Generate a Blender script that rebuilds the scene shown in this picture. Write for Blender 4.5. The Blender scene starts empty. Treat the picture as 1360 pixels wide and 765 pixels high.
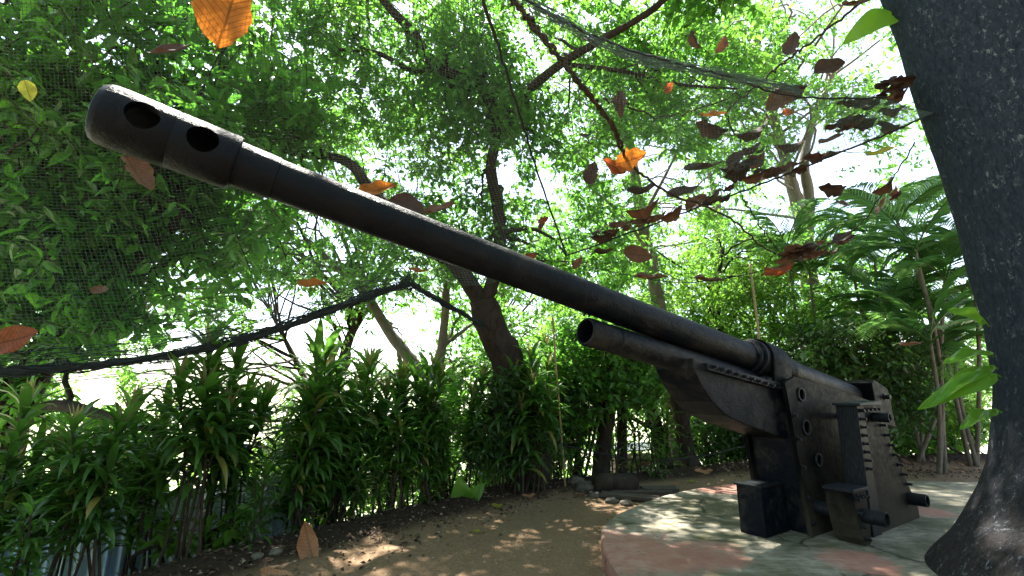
import bpy, bmesh, math, random
import numpy as np
from mathutils import Vector, Matrix, noise

random.seed(7)
RNG = np.random.default_rng(11)
C = bpy.context.scene.collection
R = math.radians

# ------------------------------------------------------------------ camera
F, CX, CY = 620.0, 680.0, 382.5           # focal length and centre in pixels of the 1360 x 765 photograph
EYE = np.array([0.0, 0.0, 1.5])
PITCH = R(12.5)
FWD = np.array([0, math.cos(PITCH), math.sin(PITCH)])
UPV = np.array([0, -math.sin(PITCH), math.cos(PITCH)])
RGT = np.array([1.0, 0, 0])

def P(px, py, d):
    return EYE + RGT * ((px - CX) / F * d) + UPV * ((CY - py) / F * d) + FWD * d

def G(px, py, z=0.0):
    r = RGT * ((px - CX) / F) + UPV * ((CY - py) / F) + FWD
    return EYE + r * ((z - EYE[2]) / r[2])

def proj(p):
    q = np.asarray(p) - EYE
    d = q @ FWD
    return CX + F * (q @ RGT) / d, CY - F * (q @ UPV) / d, d

cam_d = bpy.data.cameras.new('camera')
cam = bpy.data.objects.new('camera', cam_d)
C.objects.link(cam)
cam.location = EYE
cam.rotation_euler = (R(90) + PITCH, 0, 0)
cam_d.sensor_width = 36
cam_d.lens = 36 * F / 1360
cam_d.clip_start, cam_d.clip_end = 0.05, 3000
bpy.context.scene.camera = cam

# ------------------------------------------------------------------ object helpers
def tag(o, label=None, cat=None, group=None, kind=None):
    if label: o['label'] = label
    if cat: o['category'] = cat
    if group: o['group'] = group
    if kind: o['kind'] = kind
    return o

def empty(name, loc, rz=0, **kw):
    o = bpy.data.objects.new(name, None)
    C.objects.link(o)
    o.location = [float(c) for c in loc]
    o.rotation_euler = (0, 0, rz)
    o.empty_display_size = 0.1
    return tag(o, **kw)

def mk(name, chunks, mats, parent=None, smooth=True, off=None):
    """chunks: (V, [face arrays], material index) -> ONE mesh object"""
    if not isinstance(mats, (list, tuple)): mats = [mats]
    vs, loops, tots, mi, base = [], [], [], [], 0
    for V, Fs, m in chunks:
        V = np.asarray(V, float)
        for f in Fs:
            f = np.asarray(f, dtype=np.int64)
            if f.size == 0: continue
            loops.append((f + base).ravel()); tots.append(np.full(len(f), f.shape[1])); mi.append(np.full(len(f), m))
        vs.append(V); base += len(V)
    V = np.concatenate(vs)
    if off is not None: V = V - np.asarray(off)
    L, T, M = np.concatenate(loops), np.concatenate(tots), np.concatenate(mi)
    me = bpy.data.meshes.new(name)
    me.vertices.add(len(V)); me.vertices.foreach_set('co', V.astype(np.float32).ravel())
    me.loops.add(len(L)); me.loops.foreach_set('vertex_index', L.astype(np.int32))
    me.polygons.add(len(T))
    me.polygons.foreach_set('loop_start', np.concatenate([[0], np.cumsum(T)[:-1]]).astype(np.int32))
    me.polygons.foreach_set('material_index', M.astype(np.int32))
    me.polygons.foreach_set('use_smooth', np.full(len(T), smooth))
    for m in mats: me.materials.append(m)
    me.update(calc_edges=True); me.validate()
    o = bpy.data.objects.new(name, me)
    C.objects.link(o)
    if parent is not None: o.parent = parent
    return o

def copy_tree(o, parent=None):
    c = o.copy(); C.objects.link(c)
    if parent is not None:
        c.parent = parent
        c.matrix_parent_inverse = o.matrix_parent_inverse
    for ch in list(o.children): copy_tree(ch, c)
    return c

def nz(v):
    v = np.asarray(v, float)
    return v / np.maximum(np.linalg.norm(v, axis=-1, keepdims=True), 1e-9)

def catmull(pts, n):
    pts = np.asarray(pts, float)
    if len(pts) < 3:
        t = np.linspace(0, 1, n + 1)[:, None]
        return pts[0] * (1 - t) + pts[-1] * t
    q = np.vstack([2 * pts[0] - pts[1], pts, 2 * pts[-1] - pts[-2]])
    out = []
    for i in range(len(pts) - 1):
        a, b, c, d = q[i:i + 4]
        for t in np.arange(n) / n:
            out.append(.5 * (2 * b + (c - a) * t + (2 * a - 5 * b + 4 * c - d) * t * t + (3 * b - a - 3 * c + d) * t ** 3))
    out.append(pts[-1])
    return np.array(out)

def tube(path, radii, sides=8, rough=0.0, cap=True, seed=0):
    path = np.asarray(path, float); n = len(path)
    radii = np.full(n, radii, float) if np.isscalar(radii) else np.asarray(radii, float)
    if len(radii) != n: radii = np.interp(np.linspace(0, 1, n), np.linspace(0, 1, len(radii)), radii)
    tan = nz(np.gradient(path, axis=0))
    ref = np.array([0, 0, 1.0]) if abs(tan[0][2]) < .9 else np.array([1.0, 0, 0])
    u = nz(np.cross(ref, tan[0])); V = []
    ang = np.linspace(0, 2 * math.pi, sides, endpoint=False)
    for i in range(n):
        u = nz(u - tan[i] * (u @ tan[i])); w = np.cross(tan[i], u)
        r = radii[i] * np.ones(sides)
        if rough:
            for k in range(sides):
                p = path[i] + (u * math.cos(ang[k]) + w * math.sin(ang[k])) * radii[i]
                r[k] *= 1 + rough * (noise.noise(Vector(p * 2.2 / max(radii[i] * 4, .12)) + Vector((seed, 0, 0))) +
                                     .5 * noise.noise(Vector(p * 6 / max(radii[i] * 4, .12))))
        V.append(path[i] + np.outer(np.cos(ang) * r, u) + np.outer(np.sin(ang) * r, w))
    V = np.concatenate(V)
    i, k = np.meshgrid(np.arange(n - 1), np.arange(sides), indexing='ij')
    a = i * sides + k; b = i * sides + (k + 1) % sides
    Fq = np.stack([a, b, b + sides, a + sides], -1).reshape(-1, 4)
    Fs = [Fq]
    if cap:
        Fs += [np.arange(sides)[::-1][None, :], (np.arange(sides) + (n - 1) * sides)[None, :]]
    return V, Fs

def extrude(poly, lo, hi, axis='s', bevel=0.0):
    """polygon in (f, z) extruded along s from lo to hi"""
    poly = np.asarray(poly, float); n = len(poly)
    V = np.concatenate([np.column_stack([poly[:, 0], np.full(n, lo), poly[:, 1]]),
                        np.column_stack([poly[:, 0], np.full(n, hi), poly[:, 1]])])
    a = np.arange(n); b = (a + 1) % n
    Fs = [np.stack([a, b, b + n, a + n], -1), a[::-1][None], (a + n)[None]]
    return V, Fs

def box(x0, x1, y0, y1, z0, z1):
    return extrude([(x0, z0), (x1, z0), (x1, z1), (x0, z1)], y0, y1)

def cyl(p0, p1, r, sides=16, r2=None):
    return tube([p0, p1], [r, r if r2 is None else r2], sides)

def ring_tube(stations, sides=40):
    """lathe about the x axis: stations (x, r); closed loop of stations when it should be a shell"""
    st = np.asarray(stations, float); n = len(st)
    ang = np.linspace(0, 2 * math.pi, sides, endpoint=False)
    V = np.concatenate([np.column_stack([np.full(sides, x), np.cos(ang) * r, np.sin(ang) * r]) for x, r in st])
    i, k = np.meshgrid(np.arange(n - 1), np.arange(sides), indexing='ij')
    a = i * sides + k; b = i * sides + (k + 1) % sides
    return V, [np.stack([a, b, b + sides, a + sides], -1).reshape(-1, 4)]

def boolean_cut(o, cutters):
    for ch in cutters:
        c = mk('cutter', [(*ch, 0)], [o.data.materials[0]], smooth=False)
        bm = bmesh.new(); bm.from_mesh(c.data); bmesh.ops.recalc_face_normals(bm, faces=bm.faces); bm.to_mesh(c.data); bm.free()
        m = o.modifiers.new('cut', 'BOOLEAN'); m.operation = 'DIFFERENCE'; m.solver = 'EXACT'; m.object = c
        par = o.parent; o.parent = None
        dg = bpy.context.evaluated_depsgraph_get()
        me = bpy.data.meshes.new_from_object(o.evaluated_get(dg))
        o.modifiers.clear(); o.data = me; o.parent = par
        bpy.data.objects.remove(c)
    return o

def soften(o, w=.006, seg=2, angle=35):
    """bake a small bevel into the mesh and shade it by angle"""
    bm = bmesh.new(); bm.from_mesh(o.data)
    bmesh.ops.remove_doubles(bm, verts=bm.verts, dist=1e-5)
    bmesh.ops.recalc_face_normals(bm, faces=bm.faces)
    es = [e for e in bm.edges if len(e.link_faces) == 2 and e.calc_face_angle(0) > R(angle)]
    bmesh.ops.bevel(bm, geom=es, offset=w, segments=seg, affect='EDGES', profile=.6)
    bm.to_mesh(o.data); bm.free()
    o.data.polygons.foreach_set('use_smooth', np.full(len(o.data.polygons), False))
    return o

# ------------------------------------------------------------------ materials
class N:
    def __init__(s, name):
        s.m = bpy.data.materials.new(name); s.m.use_nodes = True
        s.t = s.m.node_tree; s.t.nodes.clear()
        s.out = s.t.nodes.new('ShaderNodeOutputMaterial')
    def n(s, typ, **kw):
        nd = s.t.nodes.new('ShaderNode' + typ)
        for k, v in kw.items():
            if k in nd.inputs: nd.inputs[k].default_value = v
            else: setattr(nd, k, v)
        return nd
    def l(s, a, b): s.t.links.new(a, b)
    def noise(s, scale, detail=4, rough=.6, vec=None, dist=0):
        nd = s.n('TexNoise'); nd.inputs['Scale'].default_value = scale; nd.inputs['Detail'].default_value = detail
        nd.inputs['Roughness'].default_value = rough; nd.inputs['Distortion'].default_value = dist
        if vec is not None: s.l(vec, nd.inputs['Vector'])
        return nd.outputs['Fac']
    def ramp(s, fac, *stops):
        nd = s.n('ValToRGB'); s.l(fac, nd.inputs['Fac']); el = nd.color_ramp.elements
        while len(el) < len(stops): el.new(.5)
        for e, (p, c) in zip(el, stops):
            e.position = p; e.color = (c, c, c, 1) if np.isscalar(c) else (*c, 1)
        return nd.outputs['Color']
    def mix(s, fac, a, b, mode='MIX'):
        nd = s.n('Mix', data_type='RGBA', blend_type=mode)
        for v, i in ((fac, 0), (a, 6), (b, 7)):
            if hasattr(v, 'is_linked'): s.l(v, nd.inputs[i])
            else: nd.inputs[i].default_value = v if np.isscalar(v) else (*v, 1)
        return nd.outputs[2]
    def math(s, op, a, b=0.0):
        nd = s.n('Math', operation=op)
        for v, i in ((a, 0), (b, 1)):
            if hasattr(v, 'is_linked'): s.l(v, nd.inputs[i])
            else: nd.inputs[i].default_value = v
        return nd.outputs[0]
    def coord(s, what='Object', scale=None):
        c = s.n('TexCoord').outputs[what]
        if scale is None: return c
        mp = s.n('Mapping'); s.l(c, mp.inputs['Vector']); mp.inputs['Scale'].default_value = scale
        return mp.outputs['Vector']
    def bump(s, h, strength=.5, dist=.01, nrm=None):
        nd = s.n('Bump'); nd.inputs['Strength'].default_value = strength; nd.inputs['Distance'].default_value = dist
        s.l(h, nd.inputs['Height'])
        if nrm is not None: s.l(nrm, nd.inputs['Normal'])
        return nd.outputs['Normal']
    def done(s, col, rough=.7, nrm=None, spec=.4, trans=None, tcol=None):
        b = s.n('BsdfPrincipled')
        for v, k in ((col, 'Base Color'), (rough, 'Roughness'), (spec, 'Specular IOR Level')):
            if hasattr(v, 'is_linked'): s.l(v, b.inputs[k])
            else: b.inputs[k].default_value = v if np.isscalar(v) else (*v, 1)
        if nrm is not None: s.l(nrm, b.inputs['Normal'])
        if trans:
            tr = s.n('BsdfTranslucent'); mx = s.n('MixShader')
            mx.inputs[0].default_value = trans
            if hasattr(tcol, 'is_linked'): s.l(tcol, tr.inputs['Color'])
            else: tr.inputs['Color'].default_value = (*tcol, 1)
            s.l(b.outputs[0], mx.inputs[1]); s.l(tr.outputs[0], mx.inputs[2]); s.l(mx.outputs[0], s.out.inputs['Surface'])
        else:
            s.l(b.outputs[0], s.out.inputs['Surface'])
        return s.m

def leaf_mat(name, dark, light, tl, trans=.45, rough=.42, yellow=None, spec=.45):
    s = N(name)
    rnd = s.n('NewGeometry').outputs['Random Per Island']
    stops = [(0, dark), (.75, light)]
    tstops = [(0, tuple(c * .6 for c in tl)), (.8, tl)]
    if yellow: stops.append((.93, light)); stops.append((.95, yellow))
    col = s.ramp(rnd, *stops)
    tc = s.ramp(rnd, *tstops)
    dr = s.ramp(s.noise(1.1, 3, .6, s.coord('Object')), (.40, 0.0), (.62, 1.0))
    col = s.mix(s.math('MULTIPLY', dr, .55), col, (light[0] * 1.45, light[1] * 1.25, light[2] * .9))
    tc = s.mix(s.math('MULTIPLY', dr, .6), tc, (min(tl[0] * 1.45, .6), min(tl[1] * 1.2, .72), tl[2]))
    return s.done(col, rough, spec=spec, trans=trans, tcol=tc)

def bark_mat(name, a, b, lichen=None, scale=(1, 1, .35), k=14, lich_amt=.62, bmp=1.0, foot=None):
    s = N(name); v = s.coord('Object', scale)
    n1 = s.noise(k, 8, .7, v, .6); n2 = s.noise(k * .22, 4, .6, v)
    col = s.ramp(n1, (.3, a), (.7, b))
    if foot:
        sx = s.n('SeparateXYZ'); s.l(s.coord('Object'), sx.inputs[0])
        z_ = s.math('ADD', sx.outputs['Z'], s.math('MULTIPLY', n2, 1.2))
        col = s.mix(s.ramp(s.math('MULTIPLY', z_, .25), (.22, .8), (.55, 0.0)), col, s.ramp(n1, (.3, tuple(c * .35 for c in foot)), (.7, foot)))
    if lichen:
        n3 = s.noise(k * .8, 9, .8, s.coord('Object', (1, 1, .6)), .5)
        m = s.math('MULTIPLY', s.ramp(n3, (lich_amt, 0.0), (lich_amt + .05, 1.0)), s.ramp(n2, (.45, .15), (.6, 1.0)))
        col = s.mix(m, col, lichen)
    return s.done(col, .9, s.bump(n1, bmp, .03), .1)

M = {}
M['leaf_left'] = leaf_mat('leaf_left', (.022, .07, .012), (.05, .14, .02), (.16, .50, .05), .42)
M['leaf_main'] = leaf_mat('leaf_main', (.022, .066, .013), (.052, .135, .02), (.19, .52, .06), .43)
M['leaf_back'] = leaf_mat('leaf_back', (.03, .085, .015), (.065, .16, .024), (.22, .55, .07), .43)
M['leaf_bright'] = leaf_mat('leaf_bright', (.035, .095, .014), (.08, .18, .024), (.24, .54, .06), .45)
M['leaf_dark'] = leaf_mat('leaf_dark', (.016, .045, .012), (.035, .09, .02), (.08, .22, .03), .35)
M['strap'] = leaf_mat('strap_leaf', (.017, .05, .012), (.046, .118, .022), (.17, .42, .05), .38, .34, yellow=(.20, .16, .04))
M['strap_new'] = leaf_mat('strap_new_leaf', (.10, .13, .04), (.22, .20, .09), (.35, .35, .10), .4)
M['palm'] = leaf_mat('palm_leaf', (.04, .11, .04), (.08, .19, .065), (.24, .52, .13), .45, .35)
M['vine'] = leaf_mat('vine_leaf', (.07, .18, .02), (.10, .24, .03), (.35, .70, .06), .55, .35)
M['bark_main'] = bark_mat('bark_main', (.018, .014, .012), (.055, .041, .034), (.11, .11, .10))
M['bark_pale'] = bark_mat('bark_pale', (.10, .085, .065), (.24, .21, .17), (.3, .31, .26))
M['bark_dark'] = bark_mat('bark_dark', (.02, .016, .013), (.06, .048, .038))
M['twig'] = bark_mat('twig', (.03, .022, .016), (.08, .06, .045))
M['bark_front'] = bark_mat('bark_front', (.012, .016, .025), (.040, .050, .070), (.17, .185, .19), (1, 1, .4), 34, .555, .8, (.05, .040, .032))

def black_paint():
    s = N('black_paint'); v = s.coord('Object')
    n1 = s.noise(3.2, 6, .65, s.coord('Object', (.5, 1, 1)), .4); n2 = s.noise(55, 4, .6, v); n3 = s.noise(9, 8, .75, v, .8)
    col = s.ramp(n3, (.3, (.0016, .0026, .0050)), (.75, (.0045, .0065, .0115)))
    dust = s.math('MULTIPLY', s.ramp(n1, (.46, 0.0), (.66, 1.0)), s.ramp(n3, (.38, 0.0), (.62, 1.0)))
    sx = s.n('SeparateXYZ'); s.l(v, sx.inputs[0])
    rear = s.ramp(s.math('DIVIDE', sx.outputs['X'], 6.0), (.25, .5), (.60, .06))
    col = s.mix(s.math('MULTIPLY', dust, rear), col, (.10, .088, .07))
    rough = s.ramp(n3, (.3, .30), (.7, .55))
    h = s.math('ADD', n2, s.math('MULTIPLY', n3, 3.0))
    return s.done(col, rough, s.bump(h, .7, .006), .11)
M['black'] = black_paint()
def worn_black():
    s = N('worn_black_paint'); v = s.coord('Object')
    n1 = s.noise(2.0, 7, .7, s.coord('Object', (1, 1, .6)), .7); n3 = s.noise(14, 8, .75, v, .6)
    sx = s.n('SeparateXYZ'); s.l(v, sx.inputs[0])
    low = s.ramp(s.math('ADD', sx.outputs['Z'], s.math('MULTIPLY', s.math('SUBTRACT', n1, .5), .9)), (.04, 1.0), (.55, 0.0))
    col = s.ramp(n3, (.3, (.0010, .0012, .0018)), (.75, (.0030, .0034, .0045)))
    col = s.mix(s.math('MULTIPLY', low, .30), col, s.ramp(n3, (.3, (.09, .08, .05)), (.7, (.20, .175, .125))))
    n4 = s.noise(3.5, 7, .7, v, .5)
    col = s.mix(s.math('MULTIPLY', s.ramp(n4, (.50, 0.0), (.68, 1.0)), .07), col, (.075, .068, .056))
    return s.done(col, s.ramp(n3, (.3, .38), (.7, .7)), s.bump(n3, .5, .006), .06)
M['worn'] = worn_black()
def scratched():
    s = N('scratched_blue_black_paint'); v = s.coord('Object', (30, 30, 1.2))
    n1 = s.noise(6, 8, .8, v, .4); n3 = s.noise(12, 5, .7, s.coord('Object'))
    col = s.ramp(n1, (.45, (.004, .005, .007)), (.74, (.04, .046, .056)))
    return s.done(col, .5, s.bump(n3, .3, .005), .14)
M['scratched'] = scratched()

def simple(name, a, b, k=20, rough=.8, bump=.3, scale=None, spec=.3):
    s = N(name); n = s.noise(k, 6, .7, s.coord('Object', scale))
    return s.done(s.ramp(n, (.3, a), (.7, b)), rough, s.bump(n, bump, .006), spec)
M['rope'] = simple('dark_rope', (.012, .013, .014), (.04, .042, .045), 90, .9)
M['cordnet'] = simple('green_grey_net', (.06, .10, .10), (.12, .18, .17), 40, .7)
M['netdark'] = simple('dark_rolled_net', (.008, .013, .015), (.03, .042, .045), 80, .85)
M['bamboo'] = simple('bamboo', (.20, .15, .07), (.38, .29, .15), 8, .6, .2, (1, 1, 8))
M['stone'] = simple('stone', (.05, .044, .036), (.14, .125, .10), 9, .9, .8)
M['plank'] = simple('plank', (.035, .03, .025), (.11, .09, .07), 12, .85, .5, (1, 6, 6))
M['tin'] = simple('tin', (.42, .43, .44), (.62, .62, .60), 5, .45, .1)
M['pinkwall'] = simple('pink_wall', (.25, .15, .14), (.36, .22, .20), 6, .9)
M['rust'] = simple('rusty_orange', (.28, .09, .03), (.42, .17, .06), 9, .85)
M['crate'] = simple('white_panel', (.5, .5, .48), (.7, .7, .66), 6, .6)
M['blue'] = simple('blue_plastic', (.06, .14, .35), (.09, .2, .45), 4, .5)

def fence_mat():
    s = N('corrugated_blue_white'); n = s.noise(2.5, 5, .7, s.coord('Object', (1, 1, .25)))
    return s.done(s.ramp(n, (.35, (.42, .56, .78)), (.6, (.78, .83, .88))), .45, s.bump(n, .1, .004), .4)  # blue streaks put the shading of the ridges into the colour
M['fence'] = fence_mat()

def dead_mat(name, a, b, t, trans):
    s = N(name); c = s.n('TexCoord').outputs['Object']
    sx = s.n('SeparateXYZ'); s.l(c, sx.inputs[0])
    ax = s.math('ABSOLUTE', sx.outputs['X'])
    ph = s.math('MULTIPLY', s.math('SUBTRACT', sx.outputs['Y'], s.math('MULTIPLY', ax, .75)), 12.0)
    fr = s.math('ABSOLUTE', s.math('SUBTRACT', s.math('FRACT', ph), .5))
    vein = s.math('MAXIMUM', s.ramp(fr, (.0, 1.0), (.13, 0.0)), s.ramp(ax, (.010, 1.0), (.022, 0.0)))
    n = s.noise(9, 6, .75, c, .3)
    rnd = s.n('ObjectInfo').outputs['Random']
    col = s.ramp(n, (.3, a), (.7, b))
    col = s.mix(s.math('MULTIPLY', vein, .5), col, tuple(x * .35 for x in a))
    tc = s.mix(s.math('MULTIPLY', vein, .8), s.ramp(n, (.3, tuple(x * .55 for x in t)), (.65, t)), tuple(x * .2 for x in t))
    return s.done(col, .65, s.bump(vein, -.3, .01), .3, trans, tc)
M['dead_orange'] = dead_mat('dead_orange', (.28, .09, .02), (.40, .15, .04), (.60, .185, .02), .5)
M['dead_red'] = dead_mat('dead_red', (.16, .045, .02), (.24, .075, .03), (.55, .12, .03), .5)
M['dead_brown'] = dead_mat('dead_brown', (.09, .045, .025), (.17, .085, .05), (.16, .06, .03), .2)
M['dead_dark'] = dead_mat('dead_dark', (.035, .02, .016), (.075, .042, .032), (.08, .03, .02), .12)
M['dead_tan'] = dead_mat('dead_tan', (.30, .14, .07), (.42, .21, .11), (.3, .14, .06), .2)
M['dead_yellow'] = dead_mat('dead_yellow', (.25, .25, .03), (.4, .38, .06), (.6, .6, .08), .5)

# ------------------------------------------------------------------ sky, sun, exposure
SUN = nz(np.array([-.20, .42, 1.0]))
el = math.asin(SUN[2]); az = math.atan2(SUN[0], SUN[1])
w = bpy.data.worlds.new('World'); bpy.context.scene.world = w; w.use_nodes = True
nt = w.node_tree
sky = nt.nodes.new('ShaderNodeTexSky'); sky.sky_type = 'NISHITA'; sky.sun_disc = False
sky.sun_elevation = el; sky.sun_rotation = az
sky.air_density = 1.0; sky.dust_density = 1.6; sky.ozone_density = .6
hs = nt.nodes.new('ShaderNodeHueSaturation'); hs.inputs['Saturation'].default_value = .75
nt.links.new(sky.outputs[0], hs.inputs['Color'])
nt.links.new(hs.outputs[0], nt.nodes['Background'].inputs['Color'])
nt.nodes['Background'].inputs['Strength'].default_value = .11
sl = bpy.data.lights.new('sun', 'SUN'); sl.energy = 5.0; sl.angle = R(.9); sl.color = (1, .95, .86)
so = bpy.data.objects.new('sun', sl); C.objects.link(so)
so.rotation_euler = Vector(SUN).to_track_quat('Z', 'Y').to_euler()
vs = bpy.context.scene.view_settings
vs.view_transform = 'Standard'; vs.look = 'None'; vs.exposure = 2.5; vs.gamma = 1; vs.use_curve_mapping = False
cy = bpy.context.scene.cycles
cy.max_bounces = 7; cy.diffuse_bounces = 4; cy.transmission_bounces = 4; cy.transparent_max_bounces = 4
cy.use_denoising = True
cy.caustics_reflective = cy.caustics_refractive = False

# ------------------------------------------------------------------ ground
EDGE = np.array([(-9, -6), (-6.2, 0), (-3.9, 2.9), (-2.45, 4.75), (-.5, 7.35), (.7, 8.1), (2.3, 8.9), (4.2, 9.7), (7, 10.2), (10, 10.2), (16, 8), (30, 0)], float)
def edge_dist(xy):
    """signed distance to the hedge line: positive beyond it"""
    best = np.full(len(xy), 1e9); sign = np.ones(len(xy))
    for a, b in zip(EDGE[:-1], EDGE[1:]):
        ab = b - a; t = np.clip(((xy - a) @ ab) / (ab @ ab), 0, 1)
        q = a + t[:, None] * ab; d = np.linalg.norm(xy - q, axis=1)
        s = np.sign(ab[0] * (xy[:, 1] - a[1]) - ab[1] * (xy[:, 0] - a[0]))
        m = d < best; best[m] = d[m]; sign[m] = s[m]
    return best * sign
def ground_z(xy):
    xy = np.atleast_2d(np.asarray(xy, float))[:, :2]
    d = edge_dist(xy)
    t = np.clip((d - .15) / 2.6, 0, 1); drop = -1.9 * t * t * (3 - 2 * t)
    ridge = .10 * np.exp(-((d + .05) / .35) ** 2)
    ridge += .16 * np.exp(-((d + .2) / .5) ** 2) * np.clip((xy[:, 0] - 3.5) / 2, 0, 1)
    nzv = np.array([.05 * noise.noise(Vector((x * .7, y * .7, 0))) + .014 * noise.noise(Vector((x * 4, y * 4, 2))) for x, y in xy])
    return drop + ridge + nzv
gx = np.unique(np.concatenate([np.linspace(-5, 8, 215), np.linspace(-14, -5, 25), np.linspace(8, 20, 30), np.array([-1500, -600, -250, -120, -60, -35, -22, 28, 40, 70, 140, 300, 700, 1500])]))
gy = np.unique(np.concatenate([np.linspace(1.5, 11.5, 170), np.linspace(-4, 1.5, 16), np.linspace(11.5, 20, 20), np.array([-300, -80, -30, -10, 26, 34, 48, 70, 120, 220, 450, 900, 2000])]))
XX, YY = np.meshgrid(gx, gy, indexing='ij')
xy = np.column_stack([XX.ravel(), YY.ravel()])
zz = ground_z(xy)
i, k = np.meshgrid(np.arange(len(gx) - 1), np.arange(len(gy) - 1), indexing='ij')
a = i * len(gy) + k
quads = np.stack([a, a + len(gy), a + len(gy) + 1, a + 1], -1).reshape(-1, 4)
def ground_mat():
    s = N('dirt'); v = s.coord('Object')
    at = s.n('Attribute', attribute_name='mulch').outputs['Fac']
    far = s.n('Attribute', attribute_name='far').outputs['Fac']
    n1 = s.noise(1.1, 5, .6, v); n2 = s.noise(28, 8, .75, v); n3 = s.noise(110, 3, .6, v)
    vo = s.n('TexVoronoi'); vo.inputs['Scale'].default_value = 60; s.l(v, vo.inputs['Vector'])
    col = s.ramp(n2, (.28, (.12, .075, .043)), (.55, (.24, .158, .095)), (.78, (.37, .275, .18)))
    col = s.mix(s.ramp(n1, (.35, 0.0), (.65, .55)), col, (.26, .175, .108))
    peb = s.ramp(vo.outputs['Distance'], (.12, 1.0), (.2, 0.0))
    pm = s.math('MULTIPLY', peb, s.ramp(vo.outputs['Color'], (.72, 0.0), (.78, .8)))
    col = s.mix(pm, col, (.36, .31, .23))
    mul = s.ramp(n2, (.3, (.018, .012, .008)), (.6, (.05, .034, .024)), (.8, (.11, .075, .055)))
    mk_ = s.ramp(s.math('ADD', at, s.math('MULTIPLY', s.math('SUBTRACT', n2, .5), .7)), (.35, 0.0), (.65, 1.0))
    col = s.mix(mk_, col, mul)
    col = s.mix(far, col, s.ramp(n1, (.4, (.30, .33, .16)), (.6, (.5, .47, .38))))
    h = s.math('ADD', s.math('MULTIPLY', n2, 1.0), s.math('ADD', s.math('MULTIPLY', n3, .5), s.math('MULTIPLY', pm, .5)))
    return s.done(col, .95, s.bump(h, .8, .03), .15)
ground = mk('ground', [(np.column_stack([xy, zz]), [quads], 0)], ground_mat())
tag(ground, 'brown dirt path with dark mulch along the hedge', kind='structure')
d = edge_dist(xy)
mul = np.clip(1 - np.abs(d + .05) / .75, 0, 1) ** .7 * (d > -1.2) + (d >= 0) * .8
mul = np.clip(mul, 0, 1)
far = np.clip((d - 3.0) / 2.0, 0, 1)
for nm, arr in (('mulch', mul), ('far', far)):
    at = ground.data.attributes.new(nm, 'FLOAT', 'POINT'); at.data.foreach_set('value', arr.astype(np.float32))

# ------------------------------------------------------------------ concrete platform
PADZ = .17
out = catmull(np.array([(.93, 3.0), (.80, 3.9), (.82, 4.7), (1.02, 5.35), (1.45, 5.98), (2.1, 6.66), (3.0, 7.25), (4.2, 7.55), (6, 7.6), (7.6, 7.3), (7.6, 6.0), (6.2, 4.9),
                        (4.6, 4.35), (3.9, 3.9), (3.5, 3.0), (2.8, 2.2), (1.9, 2.0), (1.25, 2.3), (.93, 3.0)]), 10)[:-1]
def pad_mat():
    s = N('mossy_concrete'); v = s.coord('Object')
    n1 = s.noise(1.3, 6, .65, v, .5); n2 = s.noise(7, 9, .75, v, .4); n3 = s.noise(60, 4, .6, v)
    st = s.noise(5, 8, .75, s.coord('Object', (.45, 2.2, 1)), .8)
    col = s.ramp(n2, (.28, (.075, .062, .042)), (.5, (.185, .162, .118)), (.74, (.34, .305, .24)))
    col = s.mix(s.ramp(st, (.44, 0.0), (.64, .7)), col, (.37, .345, .29))
    col = s.mix(s.ramp(n1, (.44, 0.0), (.60, .75)), col, (.058, .062, .028))
    # worn pink paint, in patches where it is left on the slab
    pink = None
    for (x, y, r) in ((1.0, 4.45, .85), (1.6, 4.35, .5), (3.0, 7.0, .75), (2.75, 4.15, .4), (4.7, 5.7, .35)):
        cmb = s.n('VectorMath', operation='SUBTRACT'); s.l(v, cmb.inputs[0]); cmb.inputs[1].default_value = (x, y, PADZ)
        ln = s.n('VectorMath', operation='LENGTH'); s.l(cmb.outputs[0], ln.inputs[0])
        e = s.math('SUBTRACT', 1.0, s.math('DIVIDE', ln.outputs['Value'], r))
        e = s.ramp(s.math('ADD', e, s.math('MULTIPLY', s.math('SUBTRACT', n1, .5), 1.5)), (.18, 0.0), (.42, 1.0))
        pink = e if pink is None else s.math('MAXIMUM', pink, e)
    pk = s.math('MULTIPLY', pink, s.ramp(n2, (.25, .95), (.75, .5)))
    col = s.mix(pk, col, s.ramp(n2, (.3, (.29, .105, .085)), (.7, (.44, .22, .165))))
    mo = s.noise(2.1, 7, .7, s.coord('Object', (1, 1.3, 1)), .3)
    col = s.mix(s.ramp(mo, (.60, 0.0), (.70, .8)), col, s.ramp(n3, (.3, (.035, .045, .008)), (.7, (.09, .11, .015))))
    wv = s.n('Mix', data_type='VECTOR'); wv.inputs[0].default_value = .16
    nc = s.n('TexNoise'); nc.inputs['Scale'].default_value = 2.5; nc.inputs['Detail'].default_value = 6; s.l(v, nc.inputs['Vector'])
    s.l(v, wv.inputs[4]); s.l(nc.outputs['Color'], wv.inputs[5])
    vo = s.n('TexVoronoi', feature='DISTANCE_TO_EDGE'); vo.inputs['Scale'].default_value = .95; s.l(wv.outputs[1], vo.inputs['Vector'])
    ck = s.ramp(vo.outputs['Distance'], (.002, 1.0), (.009, 0.0))
    ck = s.math('MULTIPLY', ck, s.ramp(n1, (.47, 0.0), (.53, .85)))
    col = s.mix(ck, col, (.02, .018, .012))
    h = s.math('SUBTRACT', s.math('ADD', n2, s.math('MULTIPLY', n3, .4)), s.math('MULTIPLY', ck, 2.0))
    return s.done(col, .85, s.bump(h, .5, .012), .25)
n = len(out); pc = np.array([3.3, 4.6])
rings = []
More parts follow.
